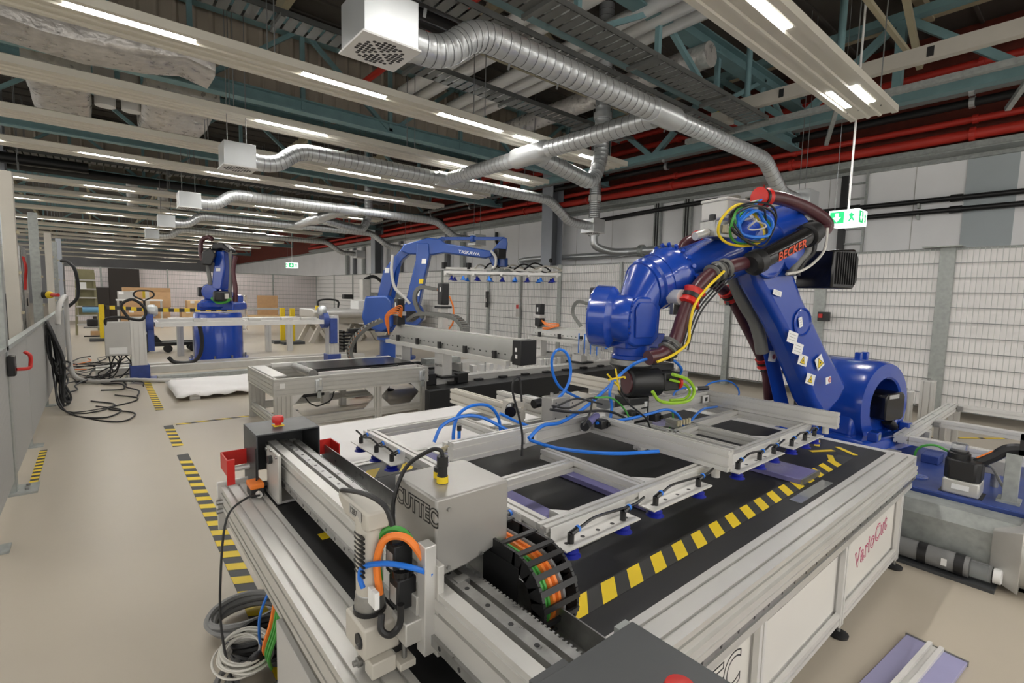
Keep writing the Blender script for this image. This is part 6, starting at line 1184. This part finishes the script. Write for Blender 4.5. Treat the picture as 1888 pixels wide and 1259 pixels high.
for x, s_, l in ((.5, 1, 'aluminium post with blue foot at the control box end of the turning frame'), (3.62, -1, 'aluminium post with blue bracket at the conveyor end of the turning frame')):
    k = thing('frame_post', l, 'post', (x, 9.95, 0)); MB().prof((x, 9.95, .12), (x, 9.95, 1.02), .2, .2, 3, 3).build('post', 'alu', k); MB().box(x - .13, x + .13, 9.82, 10.08, 0, .25).build('foot', 'blue_plate', k, .008); MB().box(x - .1, x + .45 * s_ + (.1 if s_ > 0 else -.1), 9.8, 10.1, 0, .03).build('foot_plate', 'blue_plate', k)
    MB().cyl((x + .1 * s_, 9.95, .93), (x + .2 * s_, 9.95, .93), .16, n=20).build('bearing', 'blue_plate', k, smooth=True); MB().obox((x + (.16 if s_ > 0 else -.02), 9.9 if s_ > 0 else 9.83, .72), (.09 if s_ > 0 else .14, .1, .5)).build('bracket', 'blue_plate', k, .006)
    MB().lathe([(.08, 0), (.1, .04), (.1, .1), (.06, .14)], (x + .13 * s_, 9.95, 1.12), (s_, 0, 0), 20).build('drive', 'duct', k, smooth=True)
k = thing('control_box', 'light grey control box with cables on the turning frame post', 'control box', (.25, 9.9, .4)); MB().box(.08, .4, 9.85, 10.0, .42, .95).build('housing', 'light_grey', k, .01); MB().box(.13, .35, 9.842, 9.85, .45, .55).build('label_plate', 'white', k)
for i in range(7): MB().tube([(.12 + .04 * i, 9.92, .42), (.1 + .04 * i + R_(-.1, .1), 9.9, R_(.25, .33)), (R_(-.2, .3), R_(9.85, 10.2), R_(.05, .15)), (R_(-.3, .35), R_(10, 10.6), .02), (R_(-.4, .4), R_(10.4, 11.2), .02)], .01, 5).build('lead', 'cable', k, smooth=True)
hose([(.4, 9.85, .98), (.3, 9.85, 1.2), (.45, 9.85, 1.3), (.6, 9.85, 1.15), (.55, 9.85, .98), (.3, 9.85, 1.02), (.12, 9.85, 1.0), (.1, 9.87, .9)], .022, 'cable', 'thick black lead looping above the control box', 'box_lead', 8, 7, cat='cable')
for y, z, l in ((9.6, .05, 'grey floor channel running from the blue post foot along the sheet'), (10.7, .06, 'grey floor rail in front of the blue drum'), (11.4, .04, 'thin floor rail right before the blue drum')):
    o = MB().box(-.05 if y > 10 else .7, 4.6, y - .08, y + .08, 0, z * 2).build('floor_rail', 'galv' if y < 10 else 'alu_soft', None, .004); tag(o, l, 'rail')
hose([(1.5, 11.2, .9), (1.55, 11.2, .5), (1.5, 11.2, .2), (1.35, 11.2, .08), (1.1, 11.2, .1), (1.0, 11.2, .2)], .035, 'cable', 'thick black hose sagging to the floor beside the blue drum', 'sagging_hose', 8, 8)
t = thing('side_bench', 'narrow aluminium bench beside the blue drum', 'bench', (3.1, 12.6, 0)); MB().box(1.2, 3.9, 12.9, 13.3, .78, .84).build('top', 'alu_soft', t)
for x in (1.4, 1.7, 3.2, 3.7): MB().prof((x, 13.1, 0), (x, 13.1, .78), .12, .12).build('leg', 'alu', t)

# ================================================================ FAR END OF THE HALL
t = thing('flatbed_machine', 'long flatbed machine with pale splayed legs and grey gantry', 'machine', (6.0, 15, 0)); MB().hull([V((x, y, z)) for x in (4.75, 8.3) for y, z in ((14.5, .72), (14.4, .9), (14.6, .98), (15.8, .98), (15.8, .72))]).build('bed', 'alu', t, .03)
MB().box(4.8, 8.3, 14.6, 15.7, .55, .72).build('under_frame', 'cream', t); MB().cyl((4.9, 14.42, .85), (8.2, 14.42, .85), .09, n=18).build('front_roller', 'alu_white', t, smooth=True)
for x in (5.0, 6.4, 7.8):
    for y in (14.6, 15.6): MB().bar((x, y, .55), (x - .3, y, .0), .12, .12).build('leg', 'cream', t); MB().bar((x, y, .55), (x + .35, y, .0), .12, .12).build('leg', 'cream', t)
MB().obox((6.4, 15, 1.1), (.5, .6, .3)).build('carriage', 'white', t, .03); MB().obox((6.5, 15, 1.55), (.25, .25, .7)).build('tower', 'alu_soft', t, .02); MB().obox((7.2, 15, 1.4), (1.2, .15, .2)).build('cross_arm', 'galv', t, .01); MB().obox((8.3, 14.9, 1.1), (.15, .6, .5)).build('end_cap', 'white', t, .05); MB().obox((8.4, 14.9, .75), (.15, .6, .3)).build('end_cap', 'white', t, .03)
MB().tube([(6.5, 15, 1.9), (6.8, 15, 2.0), (7.1, 15, 1.8), (7.2, 15, 1.5)], .05, 8, 6).build('chain', 'cable', t, smooth=True); MB().obox((5.95, 15, 1.35), (.3, .2, .14)).build('head', 'black', t, .02); MB().tube([(5.2, 15.4, 1.0), (5.2, 15.4, 1.2), (5.5, 15.4, 1.25), (5.8, 15.4, 1.2), (5.8, 15.4, 1.0)], .03, 8, 4).build('handrail', 'black', t, smooth=True); MB().obox((4.9, 14.6, 1.03), (.1, .1, .1)).build('stop_box', 'yellow', t)
t = thing('chain_carrier', 'black open chain carrier low beside the palletising robot', 'energy chain', (5.0, 12.2, 0))
for k in range(6): MB().obox((4.75 + .0 * k, 12.0, .1 + .08 * k), (.34, .3, .03)).build('link', 'black', t)
MB().bar((4.75, 12.0, .55), (6.4, 11.6, .62), .25, .06).build('upper_run', 'black', t); MB().box(4.58, 4.62, 11.85, 12.15, 0, .55).build('side_plate', 'black', t); MB().box(4.88, 4.92, 11.85, 12.15, 0, .55).build('side_plate', 'black', t)
for x, y, l in ((.11, 17.6, 'yellow barrier post at the start of the striped chain'), (4.2, 14.6, 'yellow barrier post nearest the flatbed machine'), (4.05, 15.0, 'yellow barrier post standing behind another by the flatbed machine')):
    k = thing('barrier_post', l, 'barrier post', (x, y, 0)); MB().box(x - .06, x + .06, y - .06, y + .06, .06, 1.0).build('post', 'yellow', k, .01); MB().box(x - .28, x + .28, y - .2, y + .2, 0, .08).build('foot', 'grey_cover', k, .01)
k = thing('barrier_tape', 'yellow and black striped barrier tape hung towards the blue drum', 'barrier tape', (.17, 17.6, .9)); pa, pb = V((.17, 17.6, .93)), V((2.9, 15.6, .95))
for i in range(24):
    a = pa + (pb - pa) * (i / 24); b = pa + (pb - pa) * ((i + 1) / 24); sg = -.06 * math.sin(math.pi * (i + .5) / 24)
    MB().obox((a + b) / 2 + UP * sg, (.005, .1, (b - a).length), frame(b - a)).build('segment', 'yellow' if i % 2 else 'tape_black', k)
k = thing('pallet_truck', 'pallet truck with black loop handle beside the turning frame', 'pallet truck', (.95, 13.2, 0)); MB().tube([(.78, 13.2, 1.2), (.62, 13.2, 1.3), (.66, 13.2, 1.4), (.8, 13.2, 1.42), (.95, 13.2, 1.4), (.98, 13.2, 1.3), (.82, 13.2, 1.2)], .018, 7, 4).build('handle', 'black', k, smooth=True); MB().bar((.8, 13.2, 1.2), (.82, 13.25, .5), .045, .045).build('tiller', 'black', k); MB().obox((.8, 13.19, 1.33), (.05, .03, .14)).build('lever', 'yellow', k); MB().cyl((.82, 13.25, .3), (.82, 13.25, .85), .07, n=14).build('pump', 'duct', k, smooth=True)
for y in (13.1, 13.5): MB().box(.85, 1.9, y - .08, y + .08, .16, .24).build('fork', 'black', k, .01)
MB().hull([V((x, y, z)) for x, z in ((.72, .15), (1.15, .15), (.72, .45), (1.0, .4)) for y in (13.05, 13.55)]).build('frame', 'black_metal', k, .02)
for x, y in ((.8, 13.3), (1.7, 13.1), (1.7, 13.5), (1.2, 13.1)): MB().cyl((x, y - .05, .09), (x, y + .05, .09), .09, n=16).build('wheel', 'black', k, smooth=True)
k.location += V((.04, .8, 0))
for (x0, x1, z1, y, l) in ((.42, 1.42, 2.22, 25.6, 'tall dark brown board leaning against the far fence'), (-.12, .42, 1.45, 25.55, 'lower dark brown board beside the tall one')):
    o = MB().box(x0, x1, y, y + .04, 0, z1).build('dark_board', 'brown_black', None, .004); tag(o, l, 'board')
def carton(x, y, z, w, d, h, label, flaps=True, m='carton'):
    k = thing('carton', label, 'carton', (x, y, z)); MB().box(x - w / 2, x + w / 2, y - d / 2, y + d / 2, z, z + h).build('body', m, k, .006)
    if flaps: MB().obox((x, y - d / 2 - .03, z + h - .06), (w, .008, .14), Matrix.Rotation(.3, 3, 'X')).build('flap', m, k); MB().obox((x, y - d / 2 - .004, z + h * .5), (.12, .004, h * .98)).build('tape', 'cream', k)
    MB().obox((x - w * .3, y - d / 2 - .005, z + h * .8), (.14, .004, .1)).build('label_plate', 'white', k)
carton(1.45, 23.6, 0, 1.5, .8, .75, 'large carton on the floor behind the pallet truck'); carton(1.5, 23.6, .75, 1.45, .75, .72, 'tall open carton stacked in front of the dark board'); carton(3.15, 23.9, 0, 1.1, .7, .7, 'pale wooden crate beside the stacked cartons', False, 'wood'); carton(3.25, 23.9, .7, .9, .6, .3, 'small crate stacked on the pale one', False, 'wood'); carton(5.5, 24, 0, 2.0, .8, .38, 'low wooden crate under the leaning brown panel', False, 'wood')
o = MB().box(5.5, 6.35, 24.2, 24.23, .38, 1.25).build('brown_panel', 'carton', None); tag(o, 'plain brown panel leaning on the low wooden crate', 'panel')
k = thing('packing_table', 'white packing table with printed box beside the stacked cartons', 'table', (1.2, 22.6, 0)); MB().box(.55, 1.9, 22.3, 22.9, 1.0, 1.05).build('top', 'white', k)
for x in (.6, 1.85): MB().box(x - .03, x + .03, 22.35, 22.41, 0, 1.0).build('leg', 'light_grey', k)
carton(.85, 22.6, 1.05, .5, .3, .28, 'grey printed box on the white packing table', False, 'grey_paint')
k = thing('wire_cart', 'clear plastic sheeted cart near the drum robot', 'cart', (4.0, 19, 0)); MB().box(3.3, 4.0, 19, 19.5, .1, 1.3).build('sheeting', 'clear', k, .02); MB().box(3.3, 5.2, 19.0, 19.3, .8, .86).build('shelf', 'light_grey', k); MB().box(3.35, 3.42, 19.05, 19.12, 0, .8).build('leg', 'galv', k); MB().box(5.1, 5.17, 19.05, 19.12, 0, .8).build('leg', 'galv', k)
k = thing('step_ladder', 'olive step ladder unit standing by the far cage post', 'ladder', (-.2, 20, 0)); MB().bar((-.48, 20, 0), (-.42, 20.3, 2.0), .06, .1).build('stile', 'olive', k); MB().bar((.05, 20, 0), (-.02, 20.3, 1.9), .06, .1).build('stile', 'olive', k); MB().box(-.42, .0, 20.25, 20.3, .6, 2.0).build('back_panel', 'olive', k)
for i in range(6): MB().box(-.46, .02, 19.9 + .05 * i, 20.1 + .05 * i, .3 + .27 * i, .34 + .27 * i).build('tread', 'light_grey', k)
MB().obox((-.3, 19.95, 1.5), (.2, .02, .2)).build('notice', 'white', k)
k = thing('tool_trolley', 'black tube trolley with blue roll and tools beside the ladder', 'trolley', (.0, 18.6, 0)); MB().tube([(-.3, 18.6, .9), (.12, 18.6, .9), (.16, 18.6, .85), (.16, 18.6, .1), (.1, 18.6, .06), (-.3, 18.6, .06)], .02, 6, 3).build('frame', 'black', k, smooth=True); MB().cyl((-.3, 18.6, .82), (.05, 18.6, .82), .08, n=14).build('roll', 'ladder_blue', k, smooth=True); MB().box(-.3, .12, 18.5, 18.9, .3, .33).build('shelf', 'steel', k); MB().obox((-.1, 18.65, .45), (.25, .2, .2)).build('tools', 'black', k, .03); MB().obox((.0, 18.6, .15), (.3, .2, .12)).build('crate', 'carton', k, .01)
# ================================================================ EXIT SIGNS
def exit_sign(c, s_, label, top, ang=0.):
    k = thing('exit_sign', label, 'exit sign', c); x, y, z = c
    b = MB().box(x - s_, x + s_, y - s_, y + s_, z, z + s_ * 1.15).build('light_box', 'exit_white', k, .004)
    def face(o_, eu, m_):
        ev = V((0, 0, 1)); n_ = V(eu).cross(ev)
        o_ = V(o_)
        MB().prism([(-s_ * .9, .15 * s_), (s_ * .05, .15 * s_), (s_ * .05, 1.02 * s_), (-s_ * .9, 1.02 * s_)], o_, eu, ev, n_, .002).build('green_field', 'exit_green', b)
        a0 = -s_ * .43
        MB().prism([(a0 - .1 * s_, .92 * s_), (a0 - .1 * s_, .6 * s_), (a0 - .28 * s_, .6 * s_), (a0, .25 * s_), (a0 + .28 * s_, .6 * s_), (a0 + .1 * s_, .6 * s_), (a0 + .1 * s_, .92 * s_)], o_ + n_ * .002, eu, ev, n_, .002).build('arrow', 'exit_white', b)
        a1 = s_ * .45
        MB().prism([(a1 - .1 * s_, .75 * s_), (a1 + .02 * s_, .5 * s_), (a1 - .15 * s_, .25 * s_), (a1 - .05 * s_, .22 * s_), (a1 + .1 * s_, .45 * s_), (a1 + .22 * s_, .25 * s_), (a1 + .3 * s_, .3 * s_), (a1 + .15 * s_, .6 * s_), (a1 + .28 * s_, .7 * s_), (a1 + .2 * s_, .78 * s_), (a1 + .05 * s_, .9 * s_)], o_, eu, ev, n_, .002).build('running_figure', 'exit_green', b)
    face((x - s_ - .0, y, z), (0, -1, 0), 0); face((x, y - s_, z), (1, 0, 0), 0)
    MB().cyl((x, y, z + s_ * 1.15), (x, y, top), .012, n=8).build('hanger_rod', 'white', k, smooth=True); MB().cyl((x - s_ * .7, y + s_ * .7, z + s_ * 1.15), (x - s_ * .7, y + s_ * .7, top), .003, n=5).build('suspension_wire', 'wire', k)
    return k
exit_sign((6.75, 2.02, 2.39), .15, 'green and white exit sign cube hanging at the end of the wide lamp panel', 5.6)
exit_sign((7.2, 24.9, 2.55), .22, 'small green exit sign glowing over the far fence', 5.6)
